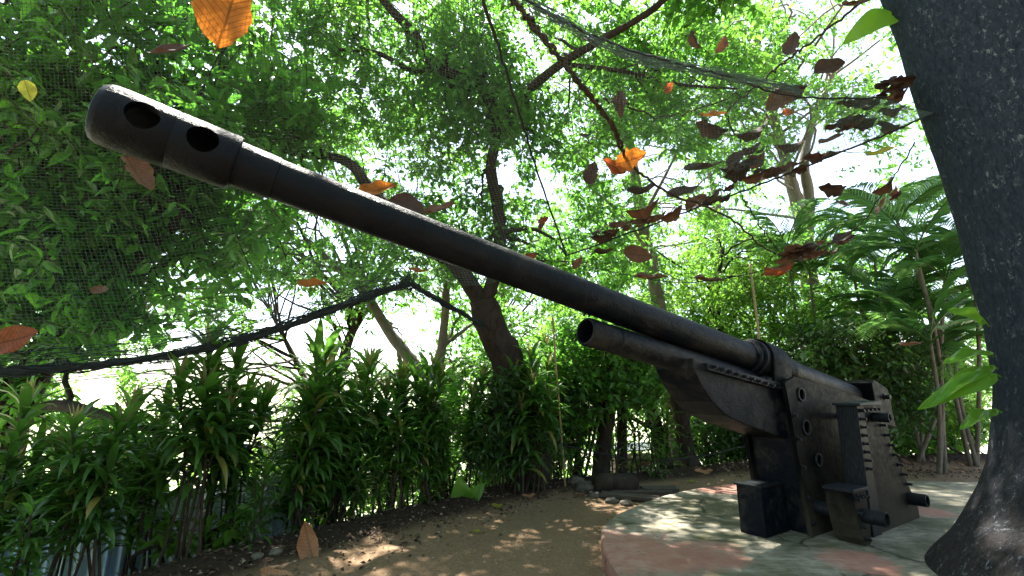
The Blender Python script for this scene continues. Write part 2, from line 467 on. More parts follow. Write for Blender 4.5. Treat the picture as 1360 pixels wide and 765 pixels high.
for f_, z_ in ((1.0, -.12), (1.0, PADZ - .02), (.995, PADZ - .004), (.985, PADZ)):
    o_ = pc + (out - pc) * f_
    wob = np.array([.012 * noise.noise(Vector((x * 3, y * 3, z_ * 9))) for x, y in o_])
    rings.append(np.column_stack([o_ + nz(o_ - pc) * wob[:, None], np.full(n, z_)]))
pv = np.concatenate(rings); a = np.arange(n); b = (a + 1) % n
pf = [np.stack([a + q * n, b + q * n, b + (q + 1) * n, a + (q + 1) * n], -1) for q in range(3)] + [(a + 3 * n)[None]]
pad = mk('concrete_platform', [(pv, pf, 0)], pad_mat(), smooth=False)
tag(pad, 'round raised concrete platform with moss, cracks and faded pink paint under the gun', 'platform')

# ------------------------------------------------------------------ the gun
Bp, Mp = P(1004, 480, 4.92), P(130, 149, 2.2)
hv = Mp[:2] - Bp[:2]; Lh = np.linalg.norm(hv); fdir = hv / Lh
sdir = np.array([-fdir[1], fdir[0]])                # local +y; the near side of the carriage is local -... see below
C0 = np.array([2.81, 4.76]); near = -sdir if (-sdir) @ np.array([.5, -.8]) > 0 else sdir
O = C0 - .3 * near
gun = empty('coastal_gun', (O[0], O[1], PADZ), math.atan2(fdir[1], fdir[0]),
            label='long black painted coastal gun on a bolted carriage, barrel raised to the upper left', cat='gun')
# local frame: x forward to the muzzle, y to the left of it; the side nearest the camera is y > 0 when near == rot90(fdir)
SG = 1.0 if near @ np.array([-fdir[1], fdir[0]]) > 0 else -1.0
fB = (Bp[:2] - O) @ fdir; KZ = (Mp[2] - Bp[2]) / Lh; ZB = Bp[2] - PADZ
yB = ((Bp[:2] - O) @ near)
def axz(f): return ZB + KZ * (f - fB)
fM = fB + Lh
TILT = math.atan(KZ)
def lathe_on_axis(st, dz=0.0, slope=None, sides=40, y=0.0):
    """stations (distance along the axis from f = 0, radius)"""
    V, Fs = ring_tube(st, sides)
    t = TILT if slope is None else slope
    c, s = math.cos(t), math.sin(t)
    z0 = axz(0) + dz
    return np.column_stack([V[:, 0] * c - V[:, 2] * s, V[:, 1] + y, V[:, 0] * s + V[:, 2] * c + z0]), Fs
def Y(a, b):
    return (SG * a, SG * b) if SG > 0 else (-b, -a)
cs = 1 / math.cos(TILT)
eM = fM * cs; e0 = eM - .58                      # muzzle end and the shoulder of the brake, along the axis
st = [(-2.05 * cs, .001), (-2.05 * cs, .15), (-1.5, .155), (-.55, .15), (-.50, .165), (-.42, .165), (-.37, .15), (.45, .15), (.9, .146), (1.6, .137), (2.6, .128), (3.6, .120), (e0 - .20, .114), (e0 - .198, .119), (e0, .122)]
barrel = mk('barrel', [(*lathe_on_axis(st),0)], M['black'], gun)
RB = .146
sb = [(e0 - .002, .03), (e0 - .002, RB - .006), (e0 + .01, RB), (e0 + .27, RB), (e0 + .276, RB - .003), (e0 + .282, RB), (eM - .08, RB + .004), (eM - .03, RB), (eM - .004, RB - .014), (eM, RB - .022), (eM, .10), (e0 + .05, .10), (e0 + .05, .03), (e0 - .002, .03)]
brake = mk('muzzle_brake', [(*lathe_on_axis(sb, sides=64),0)], M['black'], barrel)
cut = []
for ef in (eM - .185, eM - .43):
    f_ = ef / cs; z_ = axz(f_) + .0
    cut.append(cyl((f_, 0, z_), (f_, SG * .3, z_ + .01), .068, 40))
bm = bmesh.new(); bm.from_mesh(brake.data); bmesh.ops.remove_doubles(bm, verts=bm.verts, dist=1e-5); bmesh.ops.recalc_face_normals(bm, faces=bm.faces); bm.to_mesh(brake.data); bm.free()
boolean_cut(brake, cut)
for p_ in brake.data.polygons: p_.use_smooth = True
brake.data.set_sharp_from_angle(angle=R(40)); barrel.data.set_sharp_from_angle(angle=R(40))
# recoil cylinder below, open at its front end
sl2 = math.atan(KZ - .022)
def rc(st, sides=36): return lathe_on_axis(st, -.228, sl2, sides)
fe = 2.52
rec = mk('recoil_cylinder', [(*rc([(-.3, .11), (1.2, .112), (fe - .32, .112), (fe - .315, .107), (fe - .30, .107), (fe - .295, .112), (fe - .01, .112), (fe, .104), (fe, .092), (fe - .4, .088), (fe - .4, .001)]),0)], M['black'], gun)
rec.data.set_sharp_from_angle(angle=R(40))
lug = mk('lifting_lug', [(*tube([(fe * .99 - .03 + .03 * math.cos(t), 0, axz(fe) - .245 + .115 + .03 * math.sin(t) - .04) for t in np.linspace(0, math.pi, 8)], .009, 8),0)], M['black'], rec)
# cradle: black trough with rounded nose
def dz(pts): return [(f_, axz(f_) + z_) for f_, z_ in pts]
crp = dz([(1.44, -.27), (1.45, -.36), (1.36, -.48), (1.22, -.60), (1.04, -.69), (.8, -.72), (.1, -.76), (-.2, -.76), (-.2, -.24), (.2, -.24)])
cradle = soften(mk('cradle', [(*extrude(crp, *Y(-.2, .2)),0)], M['black'], gun), .012)
fl = dz([(1.3, -.285), (-.05, -.225), (-.05, -.30), (1.3, -.345)])
for y0, y1 in ((.2, .235), (-.235, -.2)):
    soften(mk('flange', [(*extrude(fl, *Y(y0, y1)),0)], M['black'], cradle), .004)
def bolt(p, d, r=.016, h=.035, parent=gun):
    """a hex head with a washer"""
    p = np.asarray(p, float); d = np.asarray(d, float)
    mk('bolt', [(*cyl(p - d * .004, p + d * .007, r * 1.45, 14),0), (*cyl(p + d * .007, p + d * h, r, 6),0)], M['scratched'], parent, smooth=False)
for f_ in np.linspace(.05, 1.2, 11):
    bolt((f_, SG * .235, axz(f_) - .283 - .012 * f_), (0, SG, 0), .014, .03, cradle)
    bolt((f_, SG * .19, axz(f_) - .243 - .012 * f_), (0, 0, 1), .014, .03, cradle) if f_ < .6 else None
# strap over the barrel
def strap(f0, f1, r, foot, thick=.03):
    prof = [(SG * r * math.cos(t), r * math.sin(t)) for t in np.linspace(0, math.pi, 25)]
    outer = [(r, -foot)] + [(r * math.cos(t), r * math.sin(t)) for t in np.linspace(0, math.pi, 25)] + [(-r, -foot)]
    ri = r - thick
    inner = [(-ri, -foot)] + [(ri * math.cos(t), ri * math.sin(t)) for t in np.linspace(math.pi, 0, 25)] + [(ri, -foot)]
    pol = np.array(outer + inner); n_ = len(pol); V = []
    for f_ in (f0, f1):
        V.append(np.column_stack([np.full(n_, f_) - pol[:, 1] * math.sin(TILT) * .9, pol[:, 0], pol[:, 1] + axz(f_)]))
    m_ = len(outer); a = np.arange(n_); b = (a + 1) % n_
    Fs = [np.stack([a, b, b + n_, a + n_], -1)]
    q = np.arange(m_ - 1)
    Fs += [np.stack([q, q + 1, n_ - 2 - q, n_ - 1 - q], -1)[:, ::-1], np.stack([q, q + 1, n_ - 2 - q, n_ - 1 - q], -1) + n_]
    return np.concatenate(V), Fs
sp = mk('barrel_strap', [(*strap(-.17, .16, .225, .30),0)], M['worn'], gun); soften(sp, .006); sp.data.polygons.foreach_set('use_smooth', np.full(len(sp.data.polygons), True)); sp.data.set_sharp_from_angle(angle=R(30))
col_ = mk('barrel_collar', [(*lathe_on_axis([(.165, .15), (.165, .205), (.235, .205), (.24, .198), (.24, .18), (.30, .18), (.305, .174), (.305, .15)]),0)], M['black'], gun); col_.data.set_sharp_from_angle(angle=R(40))
# side plates with lightening holes
plate = [(0, 0), (.13, axz(.1) - .42), (.16, axz(.16) - .24), (-.05, axz(0) - .15), (-.5, axz(-.5) - .12), (-2.0, axz(-2.0) - .08), (-2.15, axz(-2.1) - .25), (-2.2, 0)]
holes = [(-.12, 1.30, .052), (-.14, .98, .06), (-.30, .66, .05)]
for y0, y1 in ((.26, .30), (-.22, -.18)):
    pl = mk('side_plate', [(*extrude(plate, *Y(y0, y1)),0)], M['worn'], gun, smooth=False)
    bmx = bmesh.new(); bmx.from_mesh(pl.data); bmesh.ops.recalc_face_normals(bmx, faces=bmx.faces); bmx.to_mesh(pl.data); bmx.free()
    ym = (y0 + y1) / 2 * SG
    boolean_cut(pl, [cyl((f_, ym - .06, z_), (f_, ym + .06, z_), r_, 28) for f_, z_, r_ in holes])
for f_, z_, r_ in holes:
    rr = r_ + .003
    ring = [(SG * .285 + dx, q) for dx, q in ()]
    V, Fs = ring_tube([(-.01, r_ + .002), (-.01, r_ + .016), (.012, r_ + .016), (.012, r_ + .002), (-.01, r_ + .002)], 28)
    V = np.column_stack([V[:, 1] + f_, V[:, 0] + SG * .302, V[:, 2] + z_])
    mk('hole_rim', [(V, Fs, 0)], M['scratched'], gun)
for f_, z_ in ((.045, .12), (.06, .35), (.085, .62), (.105, .88), (.12, 1.1)):
    bolt((f_ - .06, SG * .30, z_), (0, SG, 0), .017, .03)
lin = [(-.06, 0), (.06, 1.12), (-.05, 1.12), (-.15, 0)]
soften(mk('front_plate', [(*extrude(lin, *Y(-.178, .258)),0)], M['black'], gun), .005)
mk('inner_frame', [(*extrude([(-.5, 0), (-.5, 1.2), (-1.9, 1.05), (-2.1, 0)], *Y(-.15, .2)),0)], M['black'], gun, smooth=False)
# step box in front
stp = soften(mk('step_box', [(*box(-.02, .40, *Y(-.17, .08), 0.0, .43),0)], M['black'], gun), .006)
soften(mk('step_plate', [(*box(-.03, .42, *Y(-.185, .09), .432, .452),0)], M['scratched'], gun), .004)
for y_ in (-.12, .03): bolt((.40, SG * y_, .34), (1, 0, 0), .014, .025)
# side bracket: tall bolted box + triangular web, lower box in front
BK = empty('side_bracket', (0, 0, 0)); BK.parent = gun
tall = [(-.46, .0), (-.53, 1.19), (-.69, 1.19), (-.66, 0)]
soften(mk('bracket_upright', [(*extrude(tall, *Y(.43, .62)),0)], M['scratched'], BK), .006)
cap = [(-.495, 1.192), (-.505, 1.215), (-1.02, 1.235), (-1.02, 1.192)]
soften(mk('bracket_cap', [(*extrude(cap, *Y(.41, .66)),0)], M['scratched'], BK), .005)
web = [(-.664, 0), (-.694, 1.188), (-1.02, 1.19), (-1.10, 1.06), (-1.72, .10), (-1.72, 0)]
soften(mk('bracket_web', [(*extrude(web, *Y(.46, .60)),0)], M['worn'], BK), .006)
low = [(.01, .45), (.005, .33), (-.02, .18), (-.06, .06), (-.11, 0), (-.20, 0), (-.25, .16), (-.26, .45)]
lowb = soften(mk('lower_box', [(*extrude(low, *Y(.46, .69)),0)], M['worn'], BK), .006)
soften(mk('lower_box_cap', [(*box(-.28, .03, *Y(.45, .705), .452, .48),0)], M['scratched'], BK), .005)
for z_ in np.linspace(.60, 1.14, 8):
    bolt((-.545 - .05 * (z_ - .5), SG * .62, z_), (0, SG, 0), .014, .05, BK)
for f_ in np.linspace(-.56, -.96, 5): bolt((f_, SG * .60, 1.15), (0, SG, 0), .013, .07, BK)
for t in np.linspace(.04, .96, 9): bolt((-1.07 - .60 * t, SG * .60, 1.02 - .90 * t), (0, SG, 0), .014, .05, BK)
for f_, z_ in ((-.025, .40), (-.08, .41), (-.15, .41), (-.22, .40), (-.03, .28), (-.05, .17), (-.11, .06)): bolt((f_, SG * .69, z_), (0, SG, 0), .014, .045, BK)
def pipe(f_, z_, y0, y1, r, name='pipe'):
    st = [(0, r), (abs(y1 - y0) - .003, r), (abs(y1 - y0), r - .003), (abs(y1 - y0), r - .012), (abs(y1 - y0) - .15, r - .014), (abs(y1 - y0) - .15, .001)]
    V, Fs = ring_tube(st, 28)
    V = np.column_stack([V[:, 1] + f_, SG * (V[:, 0] + y0), V[:, 2] + z_])
    o = mk(name, [(V, Fs, 0)], M['scratched'], BK); o.data.set_sharp_from_angle(angle=R(40)); return o
pipe(-.13, .25, .20, .87, .062); pipe(-1.50, .22, .56, .76, .062); pipe(-.95, 1.07, .56, .74, .048)
soften(mk('bracket_tie', [(*box(-.64, -.30, *Y(.47, .60), .0, .40), 0)], M['worn'], BK), .005)
mk('axle', [(*cyl((-.95, SG * .05, 1.07), (-.95, SG * .46, 1.07), .03),0)], M['black'], BK)
# breech block
brp = [(-2.0, axz(-2) - .3), (-1.98, axz(-2) + .17), (-2.06, axz(-2) + .21), (-2.45, axz(-2.45) + .17), (-2.5, axz(-2.5) - .3)]
soften(mk('breech_block', [(*extrude(brp, *Y(-.27, .27)),0)], M['worn'], gun), .012)
bolt((-2.3, SG * .27, axz(-2.3) + .05), (0, SG, 0), .03, .06)

# ------------------------------------------------------------------ leaves
def template(kind):
    if kind == 'fine':
        ys = [0, .18, .45, .75, 1]; ws = [0, .34, .5, .32, 0]
    else:
        ys = [0, .42, 1]; ws = [0, .5, 0]
    mid = [(0, y, -.10 * math.sin(y * math.pi) * 0 - .22 * y * y) for y in ys]
    V = list(mid); L, Rr = [], []
    for y, w_ in zip(ys[1:-1], ws[1:-1]):
        L.append(len(V)); V.append((-w_, y, .10 * w_ * 2 - .22 * y * y)); Rr.append(len(V)); V.append((w_, y, .10 * w_ * 2 - .22 * y * y))
    n_ = len(ys); tris = [(0, 1, L[0]), (0, Rr[0], 1), (n_ - 2, n_ - 1, L[-1]), (n_ - 2, Rr[-1], n_ - 1)]; quads = []
    for j in range(len(L) - 1):
        quads += [(L[j], j + 1, j + 2, L[j + 1]), (j + 1, Rr[j], Rr[j + 1], j + 2)]
    return np.array(V, float), np.array(tris), np.array(quads).reshape(-1, 4)
TPL = {k: template(k) for k in ('fine', 'simple')}
def leaf_geo(pos, dr, nr, Ls, Ws, kind):
    T, tri, quad = TPL[kind]
    dr = nz(dr); sd = nz(np.cross(dr, nr)); nr = np.cross(sd, dr)
    V = (pos[:, None, :] + sd[:, None, :] * (T[None, :, 0, None] * Ws[:, None, None]) +
         dr[:, None, :] * (T[None, :, 1, None] * Ls[:, None, None]) + nr[:, None, :] * (T[None, :, 2, None] * Ls[:, None, None]))
    n_, k_ = len(pos), len(T); base = (np.arange(n_) * k_)[:, None, None]
    Fs = [(tri[None] + base).reshape(-1, 3)]
    if len(quad): Fs.append((quad[None] + base).reshape(-1, 4))
    return V.reshape(-1, 3), Fs

HOLES = [(380, 425, 55, .9), (250, 502, 75, .92), (115, 500, 48, .9), (425, 470, 60, .85), (900, 250, 55, .8), (872, 210, 36, .8), (1105, 228, 78, .95), (1050, 195, 40, .7),
         (1140, 260, 46, .9), (345, 30, 26, .9), (380, 68, 30, .7), (1105, 80, 50, .7), (1010, 40, 34, .5), (430, 330, 46, .7), (330, 510, 60, .9), (560, 470, 60, .6),
         (690, 40, 18, .8), (790, 40, 24, .8), (985, 265, 40, .6), (740, 250, 22, .6), (200, 560, 60, .6), (770, 175, 18, .7), (620, 400, 26, .7), (510, 440, 50, .6), (1035, 270, 50, .8), (890, 310, 34, .6)]
def hole_reject(p):
    x, y, _ = proj(p)
    for hx, hy, r, pr in HOLES:
        q = ((x - hx) ** 2 + (y - hy) ** 2) / (r * r)
        if q < 1 and random.random() < pr * min(1, 2 * (1 - q)): return True
    return False

CROWN_FILL = 1.3
def clump_points(regions, gap=-.12, gscale=.9, holes=True):
    pts = []
    for cx, cy_, rx, ry, d0, d1, n_ in regions:
        n_ = int(n_ * CROWN_FILL)
        k_ = 0; tries = 0
        while k_ < n_ and tries < n_ * 12:
            tries += 1
            r_ = math.sqrt(random.random()); t = random.random() * 2 * math.pi
            p = P(cx + rx * r_ * math.cos(t), cy_ + ry * r_ * math.sin(t), d0 + (d1 - d0) * random.random())
            if p[2] < float(ground_z(p[:2])[0]) + .12: continue
            if noise.noise(Vector(p * gscale)) < gap - .08: continue
            k_ += 1
            if holes and hole_reject(p): continue
            pts.append(p)
    return np.array(pts)

def clumps(pts, L, per=15, kind='simple', twl=4.0, droop=.35, wr=.45, spread=.9):
    n_ = len(pts)
    td = nz(RNG.normal(size=(n_, 3)) * [1, 1, .5] + [0, 0, -.15]); tl = L * twl * RNG.uniform(.6, 1.2, n_)
    sv = nz(np.cross(td, [0, 0, 1.0] + RNG.normal(size=(n_, 3)) * .3))
    t = (np.arange(per) + RNG.uniform(0, .6, (n_, per))) / per
    sgn = np.where(np.arange(per) % 2 == 0, 1.0, -1.0)[None, :, None]
    pos = pts[:, None] + td[:, None] * ((t - .5) * tl[:, None])[..., None]; pos[..., 2] -= (t ** 2 * tl[:, None] * .25)
    pos = pos + RNG.normal(size=pos.shape) * L * .28 * spread
    dr = td[:, None] * .55 + sv[:, None] * sgn * .9 + RNG.normal(size=pos.shape) * .4; dr[..., 2] -= droop
    nr = np.array([0, 0, 1.0]) + RNG.normal(size=pos.shape) * .5
    pos, dr, nr = pos.reshape(-1, 3), dr.reshape(-1, 3), nr.reshape(-1, 3)
    ls = L * RNG.uniform(.45, 1.35, len(pos)); ws = ls * wr * RNG.uniform(.8, 1.2, len(pos))
    ch = [(*leaf_geo(pos, dr, nr, ls, ws, kind), 0)]
    # twigs, three-sided
    a = pts - td * tl[:, None] * .6; b = pts + td * tl[:, None] * .5; b[:, 2] -= tl * .22
    m = (a + b) / 2; m[:, 2] += tl * .05
    r0 = .035 * L
    up = nz(np.cross(td, sv))
    ring = np.stack([sv * math.cos(q) + up * math.sin(q) for q in (0, 2.1, 4.2)], 1)
    V = np.concatenate([a[:, None] + ring * r0 * 1.4, m[:, None] + ring * r0, b[:, None] + ring * r0 * .4], 1)
    base = (np.arange(n_) * 9)[:, None, None]
    q = np.array([(j * 3 + k, j * 3 + (k + 1) % 3, j * 3 + 3 + (k + 1) % 3, j * 3 + 3 + k) for j in range(2) for k in range(3)])
    ch.append((V.reshape(-1, 3), [(q[None] + base).reshape(-1, 4)], 1))
    return ch

def pxpath(pts): return np.array([P(*p) for p in pts])

def tree(name, label, base, limbs, regions, leaf, bark, L, per=15, kind='simple', gap=-.12, group=None, nbr=26, holes=True, wr=.45, extra=None, droop=.35, rough=.16, gscale=.9):
    root = empty(name, base, label=label, cat='tree', group=group)
    ch = []; tips = []
    for path, r0, r1 in limbs:
        q = catmull(path, 6); ch.append((*tube(q, np.linspace(r0, r1, len(q)), 12, rough, seed=len(ch)), 0))
        tips.append((q, np.linspace(r0, r1, len(q))))
    pts = clump_points(regions, gap, gscale, holes) if regions else np.zeros((0, 3))
    if extra is not None: pts = np.vstack([pts, extra]) if len(pts) else extra
    if len(pts) and len(limbs):
        allp = np.concatenate([q for q, _ in tips]); allr = np.concatenate([r_ for _, r_ in tips])
        for j in RNG.choice(len(pts), min(nbr, len(pts)), replace=False):
            p = pts[j]; cand = np.argsort(np.linalg.norm(allp - p, axis=1))[:12]
            s_ = cand[RNG.integers(len(cand))]; a = allp[s_]; r_ = min(allr[s_] * .5, .045)
            mid = (a + p) / 2 + RNG.normal(size=3) * .12 * np.linalg.norm(p - a) + [0, 0, .08 * np.linalg.norm(p - a)]
            q = catmull([a, mid, p], 5); q[1:-1] += RNG.normal(size=(len(q) - 2, 3)) * .02
            ch.append((*tube(q, np.linspace(r_, .006, len(q)), 6), 0))
    if ch: mk('trunk', ch, bark, root, off=base)
    if len(pts): mk('crown', clumps(pts, L, per, kind, droop=droop, wr=wr), [leaf, M['twig']], root, smooth=False, off=base)
    return root

def gp(px, py, z=None):
    p = G(px, py, 0)
    return np.array([p[0], p[1], float(ground_z(p[:2])[0]) if z is None else z])
def on_ground(x, y): return np.array([x, y, float(ground_z((x, y))[0])])

# main tree, standing behind the muzzle in the hedge line
b1 = on_ground(.2, 7.75)
tree('tree', 'dark trunked tree behind the barrel, forking above the hedge with a tall bent limb', b1,
     [(np.vstack([b1 - [0, 0, .3], pxpath([(706, 600, 7.5), (690, 540, 7.4), (674, 480, 7.3), (650, 432, 7.2), (642, 398, 7.2)])]), .34, .21),
      (pxpath([(642, 405, 7.2), (654, 375, 7.2), (664, 320, 7.2), (660, 268, 7.1), (652, 225, 7.0), (662, 180, 6.9), (692, 130, 6.7), (745, 85, 6.5), (800, 52, 6.4), (870, 10, 6.2), (940, -60, 6.2)]), .115, .035),
      (pxpath([(645, 410, 7.2), (606, 352, 7.1), (556, 305, 7.0), (500, 262, 6.9), (470, 222, 6.8), (440, 208, 6.8), (400, 205, 6.8), (340, 190, 6.7)]), .14, .03),
      (pxpath([(660, 190, 6.9), (646, 122, 6.8), (618, 106, 6.7), (588, 92, 6.6), (566, 74, 6.5), (552, 48, 6.5), (509, 0, 6.4), (470, -60, 6.4)]), .10, .05),
      (pxpath([(588, 92, 6.6), (545, 92, 6.5), (500, 70, 6.5), (450, 66, 6.4)]), .05, .02),
      (pxpath([(745, 85, 6.5), (830, 95, 6.6), (900, 112, 6.8), (980, 118, 7.0)]), .035, .015),
      ],
     [(520, 110, 190, 130, 6.2, 8.6, 430), (700, 90, 190, 120, 6.2, 8.6, 430), (620, 225, 110, 130, 7.0, 8.8, 230), (770, 250, 90, 110, 7.0, 9.2, 150), (520, 330, 120, 60, 7.0, 8.6, 120), (880, 110, 120, 90, 6.8, 9, 200), (420, 40, 120, 70, 6, 8, 150), (770, 345, 80, 50, 7.8, 10, 110), (640, 330, 60, 60, 7.6, 9.4, 70)],
     M['leaf_main'], M['bark_main'], .125, 16, gap=-.10, nbr=60)
# forked pale tree behind the hedge
b2 = on_ground(-1.35, 8.8)
tree('tree', 'grey trunk forking in a narrow V behind the hedge, below the dark rolled net edge', b2,
     [(np.vstack([b2 - [0, 0, .3], pxpath([(578, 610, 8.6), (574, 560, 8.6), (570, 520, 8.6)])]), .16, .14),
      (pxpath([(572, 525, 8.6), (545, 478, 8.6), (515, 438, 8.7), (486, 392, 8.8), (455, 362, 8.9), (410, 320, 9.2)]), .13, .05),
      (pxpath([(571, 525, 8.6), (584, 478, 8.5), (590, 430, 8.5), (594, 380, 8.6), (604, 320, 8.8)]), .10, .05),
      (pxpath([(486, 392, 8.8), (520, 350, 9), (560, 318, 9.2)]), .04, .015)],
     [(470, 370, 130, 60, 8.4, 10.4, 150), (590, 430, 90, 70, 8.6, 10.5, 80), (410, 310, 110, 60, 8.4, 10.4, 110), (420, 500, 100, 50, 9, 11, 60), (530, 470, 130, 45, 9, 12, 110), (640, 450, 60, 60, 8.4, 10.5, 70)],
     M['leaf_main'], M['bark_pale'], .13, 14, gap=-.05, nbr=40)
# near tree at the left with larger leaves
b3 = on_ground(-6.9, 6.6)
CROWN_FILL = 1.55
tree('tree', 'dense broad leaved tree filling the upper left of the photo behind the net', b3,
     [(np.vstack([b3 - [0, 0, .3], b3 + [.2, -.1, 1.8], b3 + [.5, -.4, 3.2], b3 + [1.6, -.8, 4.6], b3 + [2.8, -1.1, 5.6]]), .30, .10),
      (np.vstack([b3 + [.4, -.3, 2.8], b3 + [1.5, -1.0, 3.2], b3 + [2.6, -1.4, 3.1], b3 + [3.4, -1.6, 2.9]]), .10, .025),
      (np.vstack([b3 + [.5, -.4, 3.2], b3 + [.4, -1.3, 4.4], b3 + [1.0, -2.0, 5.4]]), .12, .03)],
     [(90, 50, 240, 130, 4.7, 6.8, 300), (40, 230, 170, 150, 4.9, 6.8, 290), (190, 330, 150, 110, 5.4, 7.4, 180), (300, 130, 120, 120, 5.6, 7.6, 140), (60, 410, 130, 60, 5.2, 6.6, 90), (270, 260, 130, 90, 6, 7.8, 110), (20, 520, 90, 40, 5.4, 6.5, 24), (160, 180, 170, 110, 5.2, 7.2, 160)],
     M['leaf_left'], M['bark_dark'], .175, 14, kind='fine', gap=-.22, nbr=60, wr=.48)
CROWN_FILL = 1.3
b4 = on_ground(-4.4, 11.5)
tree('tree', 'fine leaved tree beyond the fence, its sunlit crown left of the middle', b4,
     [(np.vstack([b4 - [0, 0, .3], b4 + [.1, 0, 2.5], b4 + [.5, -.4, 4.5], b4 + [1.2, -.8, 6.2]]), .22, .06),
      (np.vstack([b4 + [.1, 0, 2.5], b4 + [-1, .2, 4.2], b4 + [-1.8, .2, 5.5]]), .10, .03)],
     [(330, 360, 130, 90, 8.8, 11.5, 190), (250, 430, 120, 45, 9, 11.5, 80), (400, 230, 130, 110, 8.8, 11.5, 230), (300, 150, 140, 110, 9, 11.5, 150), (500, 180, 150, 130, 9, 11, 190), (160, 470, 120, 40, 8, 10, 46), (110, 525, 130, 40, 8, 10, 70), (300, 545, 90, 40, 9, 11, 40), (30, 500, 70, 40, 7, 9, 50), (200, 520, 190, 40, 8, 10.5, 130), (340, 500, 60, 50, 9, 11, 50)],
     M['leaf_back'], M['bark_main'], .125, 16, gap=-.15, nbr=50)
# straight trees and thin crowns on the right of the middle
b5 = on_ground(3.5, 10.6)
tree('tree', 'straight slender grey trunk seen above the recoil cylinder', b5,
     [(np.vstack([b5 - [0, 0, .3], pxpath([(897, 585, 10.2), (890, 500, 10.2), (880, 430, 10.2), (866, 360, 10.3), (852, 290, 10.4), (842, 225, 10.5), (826, 130, 10.8), (815, 50, 11)])]), .20, .07),
      (pxpath([(852, 290, 10.4), (880, 240, 10.5), (905, 190, 10.6)]), .05, .02),
      (pxpath([(860, 330, 10.4), (820, 280, 10.2), (785, 250, 10)]), .05, .02)],
     [(830, 200, 110, 110, 9.5, 12, 150), (850, 90, 130, 90, 9.5, 12, 190), (870, 340, 80, 50, 9.5, 12, 60)],
     M['leaf_back'], M['bark_pale'], .12, 15, gap=-.05, nbr=40)
b6 = on_ground(9.6, 13.6)
tree('tree', 'pale double trunk standing against the white sky gap', b6,
     [(np.vstack([b6 - [0, 0, .3], pxpath([(1084, 420, 14), (1070, 330, 14), (1060, 275, 14), (1050, 240, 14), (1040, 200, 14), (1020, 130, 14.2), (1000, 60, 14.5)])]), .26, .10),
      (pxpath([(1072, 320, 14), (1074, 260, 14), (1068, 215, 14), (1080, 160, 14.3), (1110, 90, 14.6)]), .18, .08)],
     [(1010, 120, 170, 110, 11.5, 15, 330), (1060, 40, 170, 80, 11, 15, 240), (1130, 180, 110, 90, 11.5, 14, 100), (960, 240, 120, 70, 11.5, 15, 170), (1000, 170, 190, 130, 8.5, 12, 300), (920, 60, 120, 80, 8, 11, 160)],
     M['leaf_back'], M['bark_pale'], .15, 15, gap=-.02, nbr=60)
b7 = on_ground(5.6, 11.6)
tree('tree', 'bushy light green tree behind the recoil cylinder and barrel strap', b7,
     [(np.vstack([b7 - [0, 0, .3], pxpath([(965, 560, 11.3), (962, 480, 11.3), (950, 400, 11.3), (960, 330, 11.5)])]), .12, .05)],
     [(950, 350, 130, 70, 10, 13, 240), (960, 420, 130, 60, 9.8, 12.5, 260), (1040, 400, 90, 70, 10, 12.5, 190), (900, 430, 70, 50, 10, 12, 120)],
     M['leaf_bright'], M['bark_main'], .13, 15, gap=-.2, nbr=30, wr=.4)
# dark trunks under the recoil cylinder
trunks = [('dark trunk with a curved limb beside the tin roofed shed', (3.05, 9.6), [(880, 600, 9.4), (872, 568, 9.4), (856, 520, 9.4), (842, 470, 9.4), (835, 420, 9.5)], .17, .09, [[(872, 570, 9.4), (848, 560, 9.3), (820, 545, 9.2)], [(862, 540, 9.4), (890, 505, 9.3), (905, 480, 9.3)]]),
          ('black straight trunk left of the tin roofed shed', (2.0, 9.1), [(826, 610, 8.9), (826, 560, 8.9), (824, 500, 8.9), (818, 440, 8.9)], .11, .08, []),
          ('thick leaning dark trunk next to the stump', (1.55, 8.75), [(800, 600, 8.6), (806, 560, 8.6), (812, 520, 8.6), (816, 480, 8.7), (822, 430, 8.8)], .17, .09, [[(806, 560, 8.6), (788, 520, 8.6), (780, 480, 8.7)]]),
          ('mossy trunk close to the nose of the cradle', (3.7, 9.8), [(910, 600, 9.6), (905, 550, 9.6), (898, 500, 9.6), (896, 450, 9.7)], .19, .14, [])]
for lab, (x, y), pth, r0, r1, subs in trunks:
    bb = on_ground(x, y)
    tree('tree', lab, bb, [(np.vstack([bb - [0, 0, .3], pxpath(pth)]), r0, r1)] + [(pxpath(s_), .06, .02) for s_ in subs],
         [(pth[-1][0], pth[-1][1] + 20, 60, 40, pth[-1][2] - .6, pth[-1][2] + 1, 60)], M['leaf_main'], M['bark_dark'], .13, 14, group='dark trunks under the recoil cylinder', nbr=8)

# the big trunk at the right, its crown above the picture, with added light-blocking leaf walls
b8 = np.array([4.55, 3.55, 0])
tp = np.array([(4.36, 3.40, -.3), (4.40, 3.43, .1), (4.46, 3.48, .45), (4.52, 3.52, .9), (4.55, 3.55, 1.5), (4.56, 3.55, 2.2), (4.50, 3.55, 3.0), (4.38, 3.55, 4.0), (4.22, 3.55, 5.0), (4.0, 3.6, 6.2), (3.7, 3.7, 7.5)])
tr_ = np.array([1.55, 1.30, 1.02, .82, .69, .67, .66, .66, .64, .5, .35])
root = empty('tree', b8, label='massive dark grey trunk with lichen flecks at the right edge of the photo', cat='tree')
ck, rk = [], []
for j in range(len(tp) - 1):
    for t in np.arange(8) / 8: ck.append(tp[j] * (1 - t) + tp[j + 1] * t); rk.append(tr_[j] * (1 - t) + tr_[j + 1] * t)
ck = np.array(ck); rk = np.array(rk)
for _ in range(3): ck[1:-1] = (ck[:-2] + 2 * ck[1:-1] + ck[2:]) / 4; rk[1:-1] = (rk[:-2] + 2 * rk[1:-1] + rk[2:]) / 4
chs = [(*tube(ck, rk, 64, .035), 0)]
